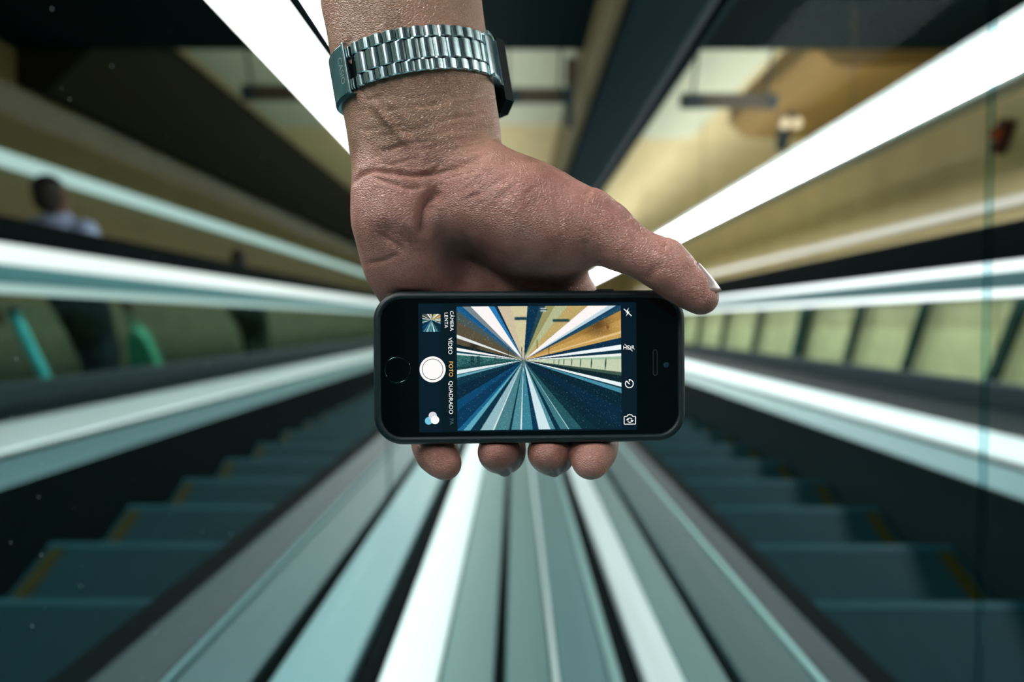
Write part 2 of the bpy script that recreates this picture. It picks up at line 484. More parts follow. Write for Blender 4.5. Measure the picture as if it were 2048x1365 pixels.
pp = SL(3.36, 8.4, 2.42)
e = empty('twin_spotlight', 'small warm twin spotlight under the right ceiling', 'lamp', Matrix.Translation(pp))
warm = emit('warm bulb', (1.0, 0.80, 0.50, 1), 1.1)
for dx in (-0.072, 0.072):
    b = MB(); b.cyl((dx, 0.0, 0), (dx, 0.10, 0.02), 0.07, 0.05, 20)
    o = b.build('lamp_housing', M['signdark'], e); o.matrix_world = Matrix.Translation(pp)
    g = MB(); g.ball((dx, -0.005, 0), 0.062, 16, 10, (1, .35, 1.2)); c = g.build('bulb', warm, o, True); c.matrix_world = Matrix.Translation(pp)
o = MB().box((-0.10, 0.02, -0.34), (0.02, 0.12, -0.06), 0.02).build('bracket', M['signdark'], e); o.matrix_world = Matrix.Translation(pp)
o = MB().cyl((0, 0.06, 0.05), (0, 0.06, 0.20), 0.02, seg=10).build('stem', M['signdark'], e); o.matrix_world = Matrix.Translation(pp)

pp = SL(4.70, 6.7, 1.80)
e = empty('signal_lamp', 'small orange-red signal lamp on the right wall', 'lamp', Matrix.Translation(pp))
o = MB().box((-0.02, -0.06, -0.16), (0.08, 0.06, 0.16), 0.01).build('backplate', mat('maroon', S(70, 30, 20), .5), e); o.matrix_world = Matrix.Translation(pp)
g = MB(); g.ball((-0.05, 0, 0.03), 0.06, 14, 10); c = g.build('lens', mat('orange lens', S(190, 80, 20), .3), e, True); c.matrix_world = Matrix.Translation(pp)

# ------------------------------------------------------------------ signed-distance modelling
def cone_sdf(X, Y, Z, a, ra, b, rb, ky=1.0):
    ax, ay, az = a; bx, by, bz = b
    ay /= ky; by /= ky; Yk = Y / ky
    dx, dy, dz = bx - ax, by - ay, bz - az
    L = dx * dx + dy * dy + dz * dz + 1e-9
    t = np.clip(((X - ax) * dx + (Yk - ay) * dy + (Z - az) * dz) / L, 0, 1)
    d = np.sqrt((X - ax - t * dx) ** 2 + (Yk - ay - t * dy) ** 2 + (Z - az - t * dz) ** 2) - (ra + t * (rb - ra))
    return d * min(1.0, ky) if ky < 1 else d

def smin(a, b, k):
    h = np.maximum(k - np.abs(a - b), 0) / k
    return np.minimum(a, b) - h * h * k * 0.25

class Field:
    def __init__(self, lo, hi, vox):
        self.lo = np.array(lo, float); self.vox = vox
        self.n = np.ceil((np.array(hi) - self.lo) / vox).astype(int) + 1
        self.ax = [self.lo[i] + vox * np.arange(self.n[i]) for i in range(3)]
    def new(self):
        return np.full(tuple(self.n), 50.0 * self.vox, np.float32)
    def sub(self, lo, hi):
        i0 = np.clip(np.floor((np.array(lo) - self.lo) / self.vox).astype(int), 0, self.n)
        i1 = np.clip(np.ceil((np.array(hi) - self.lo) / self.vox).astype(int) + 1, 0, self.n)
        return tuple(slice(a, b) for a, b in zip(i0, i1))
    def add(self, F, a, ra, b, rb, k, ky=1.0):
        m = max(ra, rb) + k + 4 * self.vox
        a_ = np.array(a); b_ = np.array(b)
        s = self.sub(np.minimum(a_, b_) - m, np.maximum(a_, b_) + m)
        if any(x.stop <= x.start for x in s): return
        X = self.ax[0][s[0]][:, None, None]; Y = self.ax[1][s[1]][None, :, None]; Z = self.ax[2][s[2]][None, None, :]
        d = cone_sdf(X, Y, Z, a, ra, b, rb, ky).astype(np.float32)
        F[s] = smin(F[s], d, k)
    def chain(self, F, pts, k, ky=1.0):
        for (a, ra), (b, rb) in zip(pts[:-1], pts[1:]):
            self.add(F, a, ra, b, rb, k, ky)

def surface_nets(F, lo, vox):
    nx, ny, nz = F.shape
    ins = F < 0
    c = np.zeros((nx - 1, ny - 1, nz - 1), np.int8)
    corners = [(i, j, k) for i in (0, 1) for j in (0, 1) for k in (0, 1)]
    for i, j, k in corners:
        c += ins[i:nx - 1 + i, j:ny - 1 + j, k:nz - 1 + k]
    act = (c > 0) & (c < 8)
    idx = np.argwhere(act)
    vid = np.full(act.shape, -1, np.int64); vid[act] = np.arange(len(idx))
    val = np.stack([F[idx[:, 0] + i, idx[:, 1] + j, idx[:, 2] + k] for i, j, k in corners], 1).astype(float)
    P = np.zeros((len(idx), 3)); cnt = np.zeros(len(idx))
    for ai in range(8):
        for bi in range(ai + 1, 8):
            da = np.array(corners[bi]) - np.array(corners[ai])
            if np.abs(da).sum() != 1: continue
            va, vb = val[:, ai], val[:, bi]
            cr = (va < 0) != (vb < 0)
            t = np.where(cr, va / np.where(cr, va - vb, 1), 0)
            p = np.array(corners[ai])[None] + t[:, None] * da[None]
            P[cr] += p[cr]; cnt[cr] += 1
    P = (P / cnt[:, None] + idx) * vox + np.array(lo)
    faces = []
    for axn in range(3):
        sl0 = [slice(None)] * 3; sl1 = [slice(None)] * 3
        sl0[axn] = slice(0, -1); sl1[axn] = slice(1, None)
        A = ins[tuple(sl0)]; B = ins[tuple(sl1)]
        e = np.argwhere(A != B)
        o1, o2 = [(1, 2), (2, 0), (0, 1)][axn]
        ok = (e[:, o1] > 0) & (e[:, o2] > 0) & (e[:, o1] < F.shape[o1] - 1) & (e[:, o2] < F.shape[o2] - 1)
        e = e[ok]
        fl = A[tuple(e.T)]
        q = []
        for d1, d2 in ((-1, -1), (0, -1), (0, 0), (-1, 0)):
            g = e.copy(); g[:, o1] += d1; g[:, o2] += d2
            q.append(vid[tuple(g.T)])
        q = np.stack(q, 1)
        q[~fl] = q[~fl][:, ::-1]
        faces.append(q)
    Q = np.concatenate(faces)
    return P, Q[(Q >= 0).all(1)]

def laplace(P, Q, it, lam=0.5):
    E = np.concatenate([Q[:, [0, 1]], Q[:, [1, 2]], Q[:, [2, 3]], Q[:, [3, 0]]])
    E = np.unique(np.sort(E, 1), axis=0)
    deg = np.bincount(E.ravel(), minlength=len(P)).astype(float)[:, None]
    for _ in range(it):
        acc = np.zeros_like(P)
        for d in range(3):
            acc[:, d] = np.bincount(E[:, 0], P[E[:, 1], d], len(P)) + np.bincount(E[:, 1], P[E[:, 0], d], len(P))
        P = P + lam * (acc / np.maximum(deg, 1) - P)
    return P

def normals(P, Q):
    n = np.cross(P[Q[:, 2]] - P[Q[:, 0]], P[Q[:, 3]] - P[Q[:, 1]])
    N = np.zeros_like(P)
    for c in range(4):
        for d in range(3):
            N[:, d] += np.bincount(Q[:, c], n[:, d], len(P))
    return N / np.maximum(np.linalg.norm(N, axis=1, keepdims=True), 1e-12)

def np_mesh(name, P, Q, m, parent=None, smooth=True):
    me = bpy.data.meshes.new(name)
    me.vertices.add(len(P)); me.vertices.foreach_set('co', P.astype(np.float32).ravel())
    k = Q.shape[1]
    me.loops.add(Q.size); me.loops.foreach_set('vertex_index', Q.astype(np.int32).ravel())
    me.polygons.add(len(Q)); me.polygons.foreach_set('loop_start', (np.arange(len(Q)) * k).astype(np.int32))
    me.polygons.foreach_set('loop_total', np.full(len(Q), k, np.int32)) if hasattr(me.polygons[0], 'loop_total') and False else None
    me.update(calc_edges=True)
    me.validate()
    if smooth: me.polygons.foreach_set('use_smooth', np.ones(len(me.polygons), bool))
    if m is not None: me.materials.append(m)
    o = bpy.data.objects.new(name, me); COL.objects.link(o)
    if parent is not None: o.parent = parent
    return o

# ------------------------------------------------------------------ passengers behind the left glass
M['skin2'] = mat('passenger skin', S(96, 66, 50), 0.6)
M['hair'] = mat('dark hair', S(28, 24, 22), 0.6)
M['shirtw'] = mat('lavender shirt', S(150, 165, 200), 0.8, var=0.1)
M['shirtd'] = mat('dark shirt', S(58, 58, 44), 0.8)
M['trouser'] = mat('dark trousers', S(10, 36, 48), 0.8)
M['trouserg'] = mat('grey green trousers', S(44, 66, 54), 0.8)
M['bag'] = mat('green bag', S(40, 140, 112), 0.6)
M['shoe'] = mat('dark shoe', S(12, 20, 24), 0.6)
M['cyan'] = mat('cyan tube', S(70, 190, 200), 0.5)

def passenger(label, base, face, shirt, trouser, lean=0.0, stride=0.06, arm='down', scale=1.0):
    """standing figure, feet at base, facing local +y turned by face"""
    mtx = Matrix.Translation(base) @ Matrix.Rotation(face, 4, 'Z') @ Matrix.Scale(scale, 4)
    root = empty('person', label, 'person', mtx)
    def torso(grow=0.0):
        return [((0, 0, 0.92), .135 + grow), ((0, 0.0, 1.08), .125 + grow), ((0, lean * .5, 1.30), .150 + grow), ((0, lean, 1.42), .115 + grow)]
    legs = []
    for sx, st in ((-1, stride), (1, -stride)):
        legs.append([((sx * .095, 0, .92), .098), ((sx * .10, st * .5 + .02, .50), .066), ((sx * .10, st - .01, .27), .058), ((sx * .10, st - .02, .09), .044)])
    arms = []
    for sx in (-1, 1):
        if arm == 'rail' and sx == 1:
            arms.append([((sx * .19, lean, 1.41), .058), ((sx * .27, lean + .05, 1.15), .044), ((sx * .30, lean + .28, 1.07), .036), ((sx * .30, lean + .36, 1.07), .034)])
        else:
            arms.append([((sx * .19, lean, 1.41), .058), ((sx * .25, lean - .02, 1.13), .045), ((sx * .25, lean + .07, .90), .036), ((sx * .245, lean + .10, .80), .034)])
    f = Field((-.42, -.36, -.03), (.42, .55, 1.82), 0.014)
    B = f.new()
    f.chain(B, torso(), .06, .68)
    for L in legs:
        f.chain(B, L, .04)
        x, y, z = L[-1][0]
        f.chain(B, [((x, y - .03, .045), .04), ((x, y + .17, .035), .034)], .04)
    for A in arms:
        f.chain(B, A, .03)
        a = np.array(A[-1][0]); dvec = a - np.array(A[-2][0]); dvec /= np.linalg.norm(dvec)
        for q in range(4):
            off = np.array((0, .018 * (q - 1.5), 0)) if abs(dvec[1]) < .5 else np.array((.016 * (q - 1.5), 0, 0))
            f.chain(B, [(tuple(a + off), .012), (tuple(a + off + dvec * .10), .010)], .012)
        f.chain(B, [(tuple(a), .014), (tuple(a + dvec * .05 + np.array((0, .045, 0))), .011)], .012)
    f.chain(B, [((0, lean + .0, 1.42), .062), ((0, lean + .02, 1.54), .056)], .04)
    f.chain(B, [((0, lean + .02, 1.66), .098), ((0, lean + .045, 1.59), .072)], .04)
    f.chain(B, [((0, lean + .115, 1.64), .014), ((0, lean + .135, 1.605), .018)], .02)      # nose
    for sx in (-1, 1):
        f.chain(B, [((sx * .098, lean + .01, 1.65), .016), ((sx * .094, lean + .01, 1.61), .012)], .01)
    P, Q = surface_nets(B, f.lo, f.vox)
    np_mesh('body', laplace(P, Q, 2), Q, M['skin2'], root)
    # clothes
    T = f.new(); f.chain(T, torso(.014), .06, .70)
    for A in arms: f.chain(T, [(A[0][0], A[0][1] + .016), (A[1][0], A[1][1] + .02), (tuple(np.array(A[1][0]) * .6 + np.array(A[2][0]) * .4), A[1][1] + .014)], .04)
    P, Q = surface_nets(T, f.lo, f.vox); np_mesh('shirt', laplace(P, Q, 2), Q, shirt, root)
    T = f.new(); f.chain(T, [((0, 0, .98), .142), ((0, 0, .90), .145)], .05, .70)
    for L in legs: f.chain(T, [(p, r + .018) for p, r in L], .05)
    P, Q = surface_nets(T, f.lo, f.vox); np_mesh('trousers', laplace(P, Q, 2), Q, trouser, root)
    T = f.new(); f.chain(T, [((0, lean + .0, 1.69), .098), ((0, lean - .03, 1.62), .082)], .03)
    P, Q = surface_nets(T, f.lo, f.vox); np_mesh('hair', laplace(P, Q, 2), Q, M['hair'], root)
    T = f.new()
    for L in legs:
        x, y, z = L[-1][0]
        f.chain(T, [((x, y - .03, .05), .052), ((x, y + .17, .042), .045)], .04)
    P, Q = surface_nets(T, f.lo, f.vox); np_mesh('shoes', laplace(P, Q, 1), Q, M['shoe'], root)
    for sx in (-1, 1):
        MB().ball((sx * .035, lean + .112, 1.655), .011, 8, 6).build('eye', M['hair'], root, True)
    MB().ball((0, lean + .108, 1.565), .02, 10, 6, (1.1, .4, .35)).build('mouth', M['hair'], root, True)
    return root

def step_pos(u, s, hs, s_first):
    # world point standing on the tread nearest to s
    k = round((s - s_first) / PITCHS)
    p = SL(u, s_first + k * PITCHS, hs)
    return p + Vector((0, -RUN * 0.5, 0.002))
passenger('passenger in a pale lavender shirt behind the left glass', step_pos(-3.42, 5.85, -0.62, 2.0), math.radians(-8), M['shirtw'], M['trouser'], 0.05, 0.05, scale=1.09)
passenger('distant passenger in dark clothes behind the left glass', step_pos(-3.45, 9.7, -0.62, 2.0), math.radians(10), M['shirtd'], M['trouserg'], 0.0, 0.04, 'rail')
passenger('passenger cut by the left picture edge, in dark trousers', step_pos(-3.45, 4.65, -0.62, 2.0), math.radians(0), M['shirtd'], M['trouser'], 0.0, 0.08)

def bag(p):
    e = empty('carrier_bag', 'green carrier bag hanging beside the lavender-shirted passenger', 'bag', Matrix.Translation(p))
    mb = MB(); mb.prism([(-.10, 0), (.13, .02), (.10, .30), (.02, .42), (-.06, .30)], -.05, .05)
    o = mb.build('bag_body', M['bag'], e); o.matrix_world = Matrix.Translation(p)
    h = MB(); h.cyl((-.02, 0, .34), (.0, 0, .52), .008, seg=8); h.cyl((.06, 0, .34), (.0, 0, .52), .008, seg=8)
    o = h.build('handle', M['bag'], e); o.matrix_world = Matrix.Translation(p)
bag(step_pos(-3.42, 5.85, -0.62, 2.0) + Vector((0.30, 0.10, 0.28)))
pp = step_pos(-3.45, 4.65, -0.62, 2.0) + Vector((0.42, 0.08, 0.34))
e = empty('rolled_poster', 'slim cyan tube held by the passenger at the left edge', 'tube', Matrix.Translation(pp))
o = MB().cyl((0, 0, 0), (-.06, .02, .46), .032, seg=16).build('tube_body', M['cyan'], e); o.matrix_world = Matrix.Translation(pp)
o = MB().cyl((-.06, .02, .46), (-.063, .021, .48), .036, seg=16).build('tube_cap', M['trouser'], e); o.matrix_world = Matrix.Translation(pp)

# ------------------------------------------------------------------ hand (millimetres in the lens frame: x right, y away, z up)
HM = Matrix(((C_RIGHT.x, C_FWD.x, C_UP.x, ORG.x), (C_RIGHT.y, C_FWD.y, C_UP.y, ORG.y), (C_RIGHT.z, C_FWD.z, C_UP.z, ORG.z), (0, 0, 0, 1)))
def P3(px, py, y):
    return ((px - 1024) * y / FPX, y, (682.5 - py) * y / FPX)

N = Nodes('skin')
v = N.obj((1000, 1000, 1000))
big = N.noise(0.055, 4, 0.6, v)
fine = N.noise(0.9, 4, 0.65, v)
rp = N.ramp(big.outputs[0], [(0.30, S(150, 114, 92)), (0.50, S(182, 144, 120)), (0.72, S(198, 146, 126))])
# palm and fingertips are rosier and paler than the forearm: gradient by position along the arm
tc = N.n('ShaderNodeTexCoord'); sx = N.n('ShaderNodeSeparateXYZ'); N.l(tc.outputs['Object'], sx.inputs[0])
mr = N.n('ShaderNodeMapRange'); mr.inputs['From Min'].default_value = 0.085; mr.inputs['From Max'].default_value = 0.062
N.l(sx.outputs['Z'], mr.inputs['Value'])
wob = N.n('ShaderNodeMath', operation='MULTIPLY_ADD'); N.l(big.outputs[0], wob.inputs[0]); wob.inputs[1].default_value = 0.5
N.l(mr.outputs[0], wob.inputs[2])
cl = N.n('ShaderNodeMath', operation='SUBTRACT', use_clamp=True); N.l(wob.outputs[0], cl.inputs[0]); cl.inputs[1].default_value = 0.25
rp2 = N.ramp(big.outputs[0], [(0.30, S(162, 108, 96)), (0.52, S(194, 140, 128)), (0.75, S(212, 160, 148))])
mx = N.n('ShaderNodeMix', data_type='RGBA'); N.l(cl.outputs[0], mx.inputs[0]); N.l(rp.outputs[0], mx.inputs[6]); N.l(rp2.outputs[0], mx.inputs[7])
mx2 = N.n('ShaderNodeMix', data_type='RGBA', blend_type='MULTIPLY'); mx2.inputs[0].default_value = 0.6
rf = N.ramp(fine.outputs[0], [(0.3, (0.72, 0.70, 0.70, 1)), (0.65, (1, 1, 1, 1))])
N.l(mx.outputs[2], mx2.inputs[6]); N.l(rf.outputs[0], mx2.inputs[7])
N.l(mx2.outputs[2], N.b.inputs['Base Color'])
N.b.inputs['Roughness'].default_value = 0.35
N.b.inputs['Specular IOR Level'].default_value = 0.6
N.b.inputs['Subsurface Weight'].default_value = 0.12
N.b.inputs['Subsurface Radius'].default_value = (0.004, 0.0015, 0.0008)
N.b.inputs['Subsurface Scale'].default_value = 0.6
vs = N.n('ShaderNodeMapping'); vs.inputs['Scale'].default_value = (0.75, 0.75, 1.25); N.l(v, vs.inputs['Vector'])
dn = N.noise(0.5, 2, 0.5, v)
md = N.n('ShaderNodeMix', data_type='VECTOR'); md.inputs[0].default_value = 0.25; N.l(vs.outputs[0], md.inputs[4]); N.l(dn.outputs['Color'], md.inputs[5])
vo = N.n('ShaderNodeTexVoronoi', feature='DISTANCE_TO_EDGE'); vo.inputs['Scale'].default_value = 1.35
N.l(md.outputs[1], vo.inputs['Vector'])
vr = N.ramp(vo.outputs['Distance'], [(0.0, (0, 0, 0, 1)), (0.22, (1, 1, 1, 1))])
ad = N.n('ShaderNodeMath', operation='MULTIPLY_ADD'); N.l(fine.outputs[0], ad.inputs[0]); ad.inputs[1].default_value = 0.9; N.l(vr.outputs[0], ad.inputs[2])
bp = N.n('ShaderNodeBump'); bp.inputs['Strength'].default_value = 0.55; bp.inputs['Distance'].default_value = 0.0004
N.l(ad.outputs[0], bp.inputs['Height']); N.l(bp.outputs[0], N.b.inputs['Normal'])
SKIN = N.m
NAIL = mat('fingernail', S(140, 116, 112), 0.32, var=0.05, coat=0.15)

person = empty('person', 'bare forearm and hand reaching down from the top, holding the phone', 'person', HM)
fld = Field((-100, 225, -72), (98, 335, 235), 0.8)
A = fld.new()
# forearm and wrist (elliptical section)
KY = 0.74
def ch(F, pts, k, ky=1.0):
    fld.chain(F, [(P3(px, py, y), r) for px, py, y, r in pts], k, ky)
fa = [(780, -420, 306, 41), (793, -160, 298, 36), (803, 0, 293, 31.6), (823, 120, 292, 30.4), (843, 230, 292, 29.6), (857, 320, 293, 29.0), (880, 380, 297, 26)]
ch(A, fa, 8, KY)
# palm slab: metacarpals
for pts in ([(812, 400, 299, 15), (842, 540, 305, 14.5), (858, 660, 306, 12)],
            [(860, 400, 303, 15), (920, 540, 308, 14.5), (945, 670, 306, 12.5)],
            [(910, 400, 303, 15), (1010, 540, 308, 14.5), (1040, 670, 306, 13)],
            [(960, 410, 301, 15), (1075, 520, 307, 15), (1125, 600, 306, 13.6), (1126, 660, 306, 13.2)]):
    ch(A, pts, 9)
# heel of the hand (little-finger side)
ch(A, [(800, 392, 289, 18.2), (806, 440, 289, 19.2), (824, 520, 297, 18.8), (846, 590, 305, 17)], 9)
# ball of the thumb, thumb
ch(A, [(915, 392, 289, 17.5), (985, 402, 283, 19.5), (1060, 434, 280, 20), (1125, 456, 278, 17.0), (1180, 456, 275, 13.8)], 9)
ch(A, [(1060, 470, 286, 17), (1120, 505, 292, 13)], 9)
ch(A, [(1180, 456, 275, 13.8), (1212, 468, 272, 11.8), (1243, 490, 270, 10.0), (1284, 511, 268, 8.9), (1326, 524, 266, 8.9), (1352, 547, 265, 8.0), (1380, 572, 264, 6.9), (1404, 595, 263, 6.0)], 3)
ch(A, [(1320, 540, 268, 7.6), (1352, 560, 269, 7.2), (1384, 582, 268, 6.6), (1402, 598, 267, 5.6)], 4)
# fingers: behind the phone, hooked forward under its lower edge
fingers = {
 'little': [(858, 660, 306, 11.5), (860, 790, 300, 9.0), (864, 868, 299, 8.6), (869, 893, 294, 8.5), (876, 908, 287, 8.1), (889, 926, 283, 6.2), (893, 931, 282, 5.2)],
 'ring':   [(945, 670, 306, 12), (975, 800, 301, 9.8), (1006, 892, 304, 9.1), (1006, 905, 298, 8.8), (999, 905, 288, 8.1), (992, 904, 283, 7.4)],
 'middle': [(1040, 670, 306, 12.4), (1078, 805, 302, 10), (1106, 894, 305, 9.2), (1105, 907, 298, 8.9), (1098, 906, 288, 8.1), (1092, 904, 283, 7.4)],
 'index':  [(1126, 660, 306, 12.6), (1172, 790, 301, 9.8), (1189, 868, 300, 9.3), (1188, 895, 295, 9.3), (1184, 904, 287, 8.9), (1181, 920, 283, 7.0), (1180, 926, 282, 6.0)],
}
FG = fld.new()
for nm, pts in fingers.items():
    G = fld.new(); ch(G, pts, 4)
    FG = smin(FG, G, 1.0)
A = smin(A, FG, 7.0)
# soft flesh gives way where it presses on the phone
PHONE_C = P3(1061, 734.5, 277.5); PHONE_YAW = math.radians(2.0)
_X = fld.ax[0][:, None, None] - PHONE_C[0]; _Y = fld.ax[1][None, :, None] - PHONE_C[1]; _Z = fld.ax[2][None, None, :] - PHONE_C[2]
_x = np.abs(_X * math.cos(PHONE_YAW) + _Y * math.sin(PHONE_YAW)) - 57.7; _y = np.abs(-_X * math.sin(PHONE_YAW) + _Y * math.cos(PHONE_YAW) - 4.15) - 2.0; _z = np.abs(_Z) - 25.2
_q = np.sqrt(np.maximum(_x, 0) ** 2 + np.maximum(_y, 0) ** 2 + np.maximum(_z, 0) ** 2) - 6.2
_box = np.maximum(_q, np.maximum(np.maximum(_x - 6.2, _y - 3.6), _z - 6.2)).astype(np.float32)
A = -smin(-A, _box, 1.2)
del _X, _Y, _Z, _x, _y, _z, _q, _box
Pm, Q = surface_nets(A, fld.lo, fld.vox)
Pm = laplace(Pm, Q, 3, 0.5)
Nn = normals(Pm, Q)
# creases, tendons and wrinkles displaced along the surface normal
px = Pm[:, 0] / Pm[:, 1] * FPX + 1024; py = 682.5 - Pm[:, 2] / Pm[:, 1] * FPX
front = np.clip(-Nn[:, 1] * 1.6 + 0.25, 0, 1)
def polyd(pts):
    d = np.full(len(px), 1e9); tt = np.zeros(len(px))
    n = len(pts) - 1
    for i, ((x0, y0), (x1, y1)) in enumerate(zip(pts[:-1], pts[1:])):
        L = (x1 - x0) ** 2 + (y1 - y0) ** 2
        t = np.clip(((px - x0) * (x1 - x0) + (py - y0) * (y1 - y0)) / L, 0, 1)
        q = np.hypot(px - x0 - t * (x1 - x0), py - y0 - t * (y1 - y0))
        b = q < d; d = np.where(b, q, d); tt = np.where(b, (i + t) / n, tt)
    return d, tt
disp = np.zeros(len(px))
def line(pts, depth, wpx, taper=True):
    global disp
    d, t = polyd(pts)
    f = np.exp(-(d / wpx) ** 2)
    if taper: f *= np.clip(np.minimum(t, 1 - t) * 6 + 0.15, 0, 1)
    disp = disp + depth * f
line([(706, 368), (722, 350), (745, 341), (790, 346), (830, 352), (880, 344), (930, 326), (985, 306)], -1.2, 5)
line([(738, 352), (780, 366), (820, 378), (852, 372)], -0.7, 4)
line([(832, 348), (880, 352), (940, 334), (975, 322)], -0.5, 4)
line([(880, 360), (920, 350), (960, 338)], -0.45, 3.5)
line([(860, 345), (880, 328), (905, 322)], -0.35, 4)
line([(880, 378), (856, 402), (846, 430), (848, 480)], -1.6, 14)
line([(864, 392), (848, 415), (844, 470)], -0.8, 4)
line([(746, 455), (790, 470), (840, 500), (900, 540), (970, 590)], -0.9, 22)
line([(733, 527), (765, 523), (800, 508)], -0.4, 5)
line([(755, 468), (790, 490), (810, 505)], -0.45, 5)
line([(1112, 380), (1117, 430), (1124, 480), (1128, 520)], -0.5, 6)
line([(1058, 352), (1050, 400), (1048, 440)], -0.22, 5)
line([(1000, 352), (985, 375), (960, 395)], -0.25, 4)
line([(960, 350), (930, 380), (905, 405)], -0.2, 4)
line([(1330, 470), (1334, 488), (1328, 500)], -0.6, 3)
line([(1346, 478), (1350, 492), (1344, 505)], -0.5, 3)
line([(1360, 490), (1362, 502), (1354, 512)], -0.45, 3)
line([(1298, 562), (1304, 545), (1322, 530)], -0.5, 9)
line([(1180, 520), (1172, 500), (1170, 480)], -0.5, 8)
line([(744, 200), (770, 232), (800, 268), (820, 300)], 1.3, 11)
line([(774, 198), (800, 225), (835, 262)], 0.7, 9)
line([(758, 205), (785, 240), (810, 270)], -0.25, 7)
line([(900, 190), (912, 240), (915, 300)], 0.7, 22)
line([(690, 96), (697, 84), (706, 78)], -0.5, 4)
line([(1180, 386), (1200, 398), (1220, 415)], 0.7, 16)
rng = np.random.RandomState(3)
for q in range(70):                                   # fine skin folds over the wrist
    x0 = rng.uniform(712, 940); y0 = rng.uniform(190, 345); L = rng.uniform(25, 80); sl = -0.12 - 0.25 * (y0 - 190) / 150 * rng.uniform(0.2, 1)
    line([(x0, y0), (x0 + L * .5, y0 + sl * L * .5 + rng.uniform(-3, 3)), (x0 + L, y0 + sl * L)], -0.26, 2.6)
for q in range(44):                                   # fine lines on the ball of the thumb
    x0 = rng.uniform(900, 1090); y0 = rng.uniform(335, 400); L = rng.uniform(20, 60)
    line([(x0, y0), (x0 - L * .5, y0 + L * .4), (x0 - L * .9, y0 + L * .62)], -0.18, 2.4)
Pm = Pm + Nn * (1.3 * disp * front)[:, None]
body = np_mesh('forearm_and_hand', Pm * 0.001, Q, SKIN, person)

def nail(center, axis, normal, wd, ln, curve, label=None):
    c = Vector(center); a = Vector(axis).normalized(); n = Vector(normal); n = (n - a * n.dot(a)).normalized(); s = a.cross(n)
    nu, nv = 11, 13
    vs_, fs = [], []
    for layer in (0, 1):
        for j in range(nv):
            tv = -1 + 2 * j / (nv - 1)
            half = wd * 0.5 * (1 - 0.28 * abs(tv) ** 4 if tv > 0 else 1 - 0.35 * abs(tv) ** 3)
            for i in range(nu):
                tu = -1 + 2 * i / (nu - 1)
                ang = tu * curve
                p = c + a * (tv * ln * .5 - (0.9 * tu * tu if tv > .8 else 0)) + s * (half * math.sin(ang) / math.sin(curve)) + n * (wd * .5 / math.sin(curve) * (math.cos(ang) - 1) - 0.35 * (max(0, tv) ** 2) - 0.45 * layer)
                vs_.append(p * 0.001)
    def ix(l, j, i): return l * nu * nv + j * nu + i
    for j in range(nv - 1):
        for i in range(nu - 1):
            fs.append((ix(0, j, i), ix(0, j, i + 1), ix(0, j + 1, i + 1), ix(0, j + 1, i)))
            fs.append((ix(1, j, i), ix(1, j + 1, i), ix(1, j + 1, i + 1), ix(1, j, i + 1)))
    for j in range(nv - 1):
        for i in (0, nu - 1): fs.append((ix(0, j, i), ix(0, j + 1, i), ix(1, j + 1, i), ix(1, j, i)))
    for i in range(nu - 1):
        for j in (0, nv - 1): fs.append((ix(0, j, i), ix(0, j, i + 1), ix(1, j, i + 1), ix(1, j, i)))
    o = mesh_obj('fingernail', vs_, fs, NAIL, person, True)
    if label: o['label'] = label
    return o
def nail_on(c, r, axis, normal, wd, ln, curve, label=None):
    n = Vector(normal).normalized(); a = Vector(axis).normalized(); n = (n - a * n.dot(a)).normalized()
    return nail(Vector(P3(*c)) + n * r, axis, normal, wd, ln, curve, label)
nail_on((1389, 577, 265), 7.7, (.63, -.10, -.77), (.66, -.50, .56), 12.0, 14.0, 1.0, 'glossy thumbnail')
nail_on((1003, 906, 288), 9.0, (-.10, -.78, .55), (.16, -.60, -.78), 12.5, 9, 1.0, 'fingernail of the ring finger')
nail_on((1102, 907, 288), 9.0, (-.10, -.78, .55), (.14, -.60, -.78), 12.5, 9, 1.0, 'fingernail of the middle finger')
nail_on((882, 915, 285), 7.6, (.3, -.55, -.78), (.15, .8, -.55), 9.0, 9, 1.0)
nail_on((1183, 910, 285), 8.3, (0, -.5, -.8), (0, .85, -.5), 11.0, 11, 1.0)

# ------------------------------------------------------------------ wristwatch
STEEL = Nodes('watch steel')
STEEL.b.inputs['Metallic'].default_value = 1.0
STEEL.b.inputs['Base Color'].default_value = S(196, 220, 224)
STEEL.b.inputs['Roughness'].default_value = 0.2
_nz = STEEL.noise(1.0, 3, 0.6, STEEL.obj((300, 300, 300)))
_r = STEEL.ramp(_nz.outputs[0], [(0.3, (0.20,) * 3 + (1,)), (0.7, (0.23,) * 3 + (1,))]); STEEL.l(_r.outputs[0], STEEL.b.inputs['Roughness'])
STEEL = STEEL.m
CLASP = brushed('clasp steel', S(110, 160, 168), 0.38, 0.9)
CASEM = mat('dark watch case', S(2, 16, 20), 0.6, spec=0.08)
WHITE = mat('engraving highlight', S(210, 225, 225), 0.3, metal=0.6)

wax = Vector((-0.168, 0.0, 0.986)).normalized()
we1 = Vector((0.986, 0.0, 0.168)).normalized(); we2 = Vector((0, -1, 0))
WC = Vector(P3(829, 152, 292))
WA, WB = 31.6, 23.9
def ring(phi, dr, z):
    c, s_ = math.cos(phi), math.sin(phi)
    base = we1 * (WA * c) + we2 * (WB * s_)
    nrm = (we1 * (WB * c) + we2 * (WA * s_)).normalized()
    return (WC + base + nrm * dr + wax * z)
# arc-length table
_ph = np.linspace(-math.pi, 2 * math.pi, 6001)
_pt = np.stack([WA * np.cos(_ph), WB * np.sin(_ph)], 1)
_al = np.concatenate([[0], np.cumsum(np.hypot(*np.diff(_pt, axis=0).T))])
def phi_at(s): return float(np.interp(s, _al, _ph))
def s_at(phi): return float(np.interp(phi, _ph, _al))

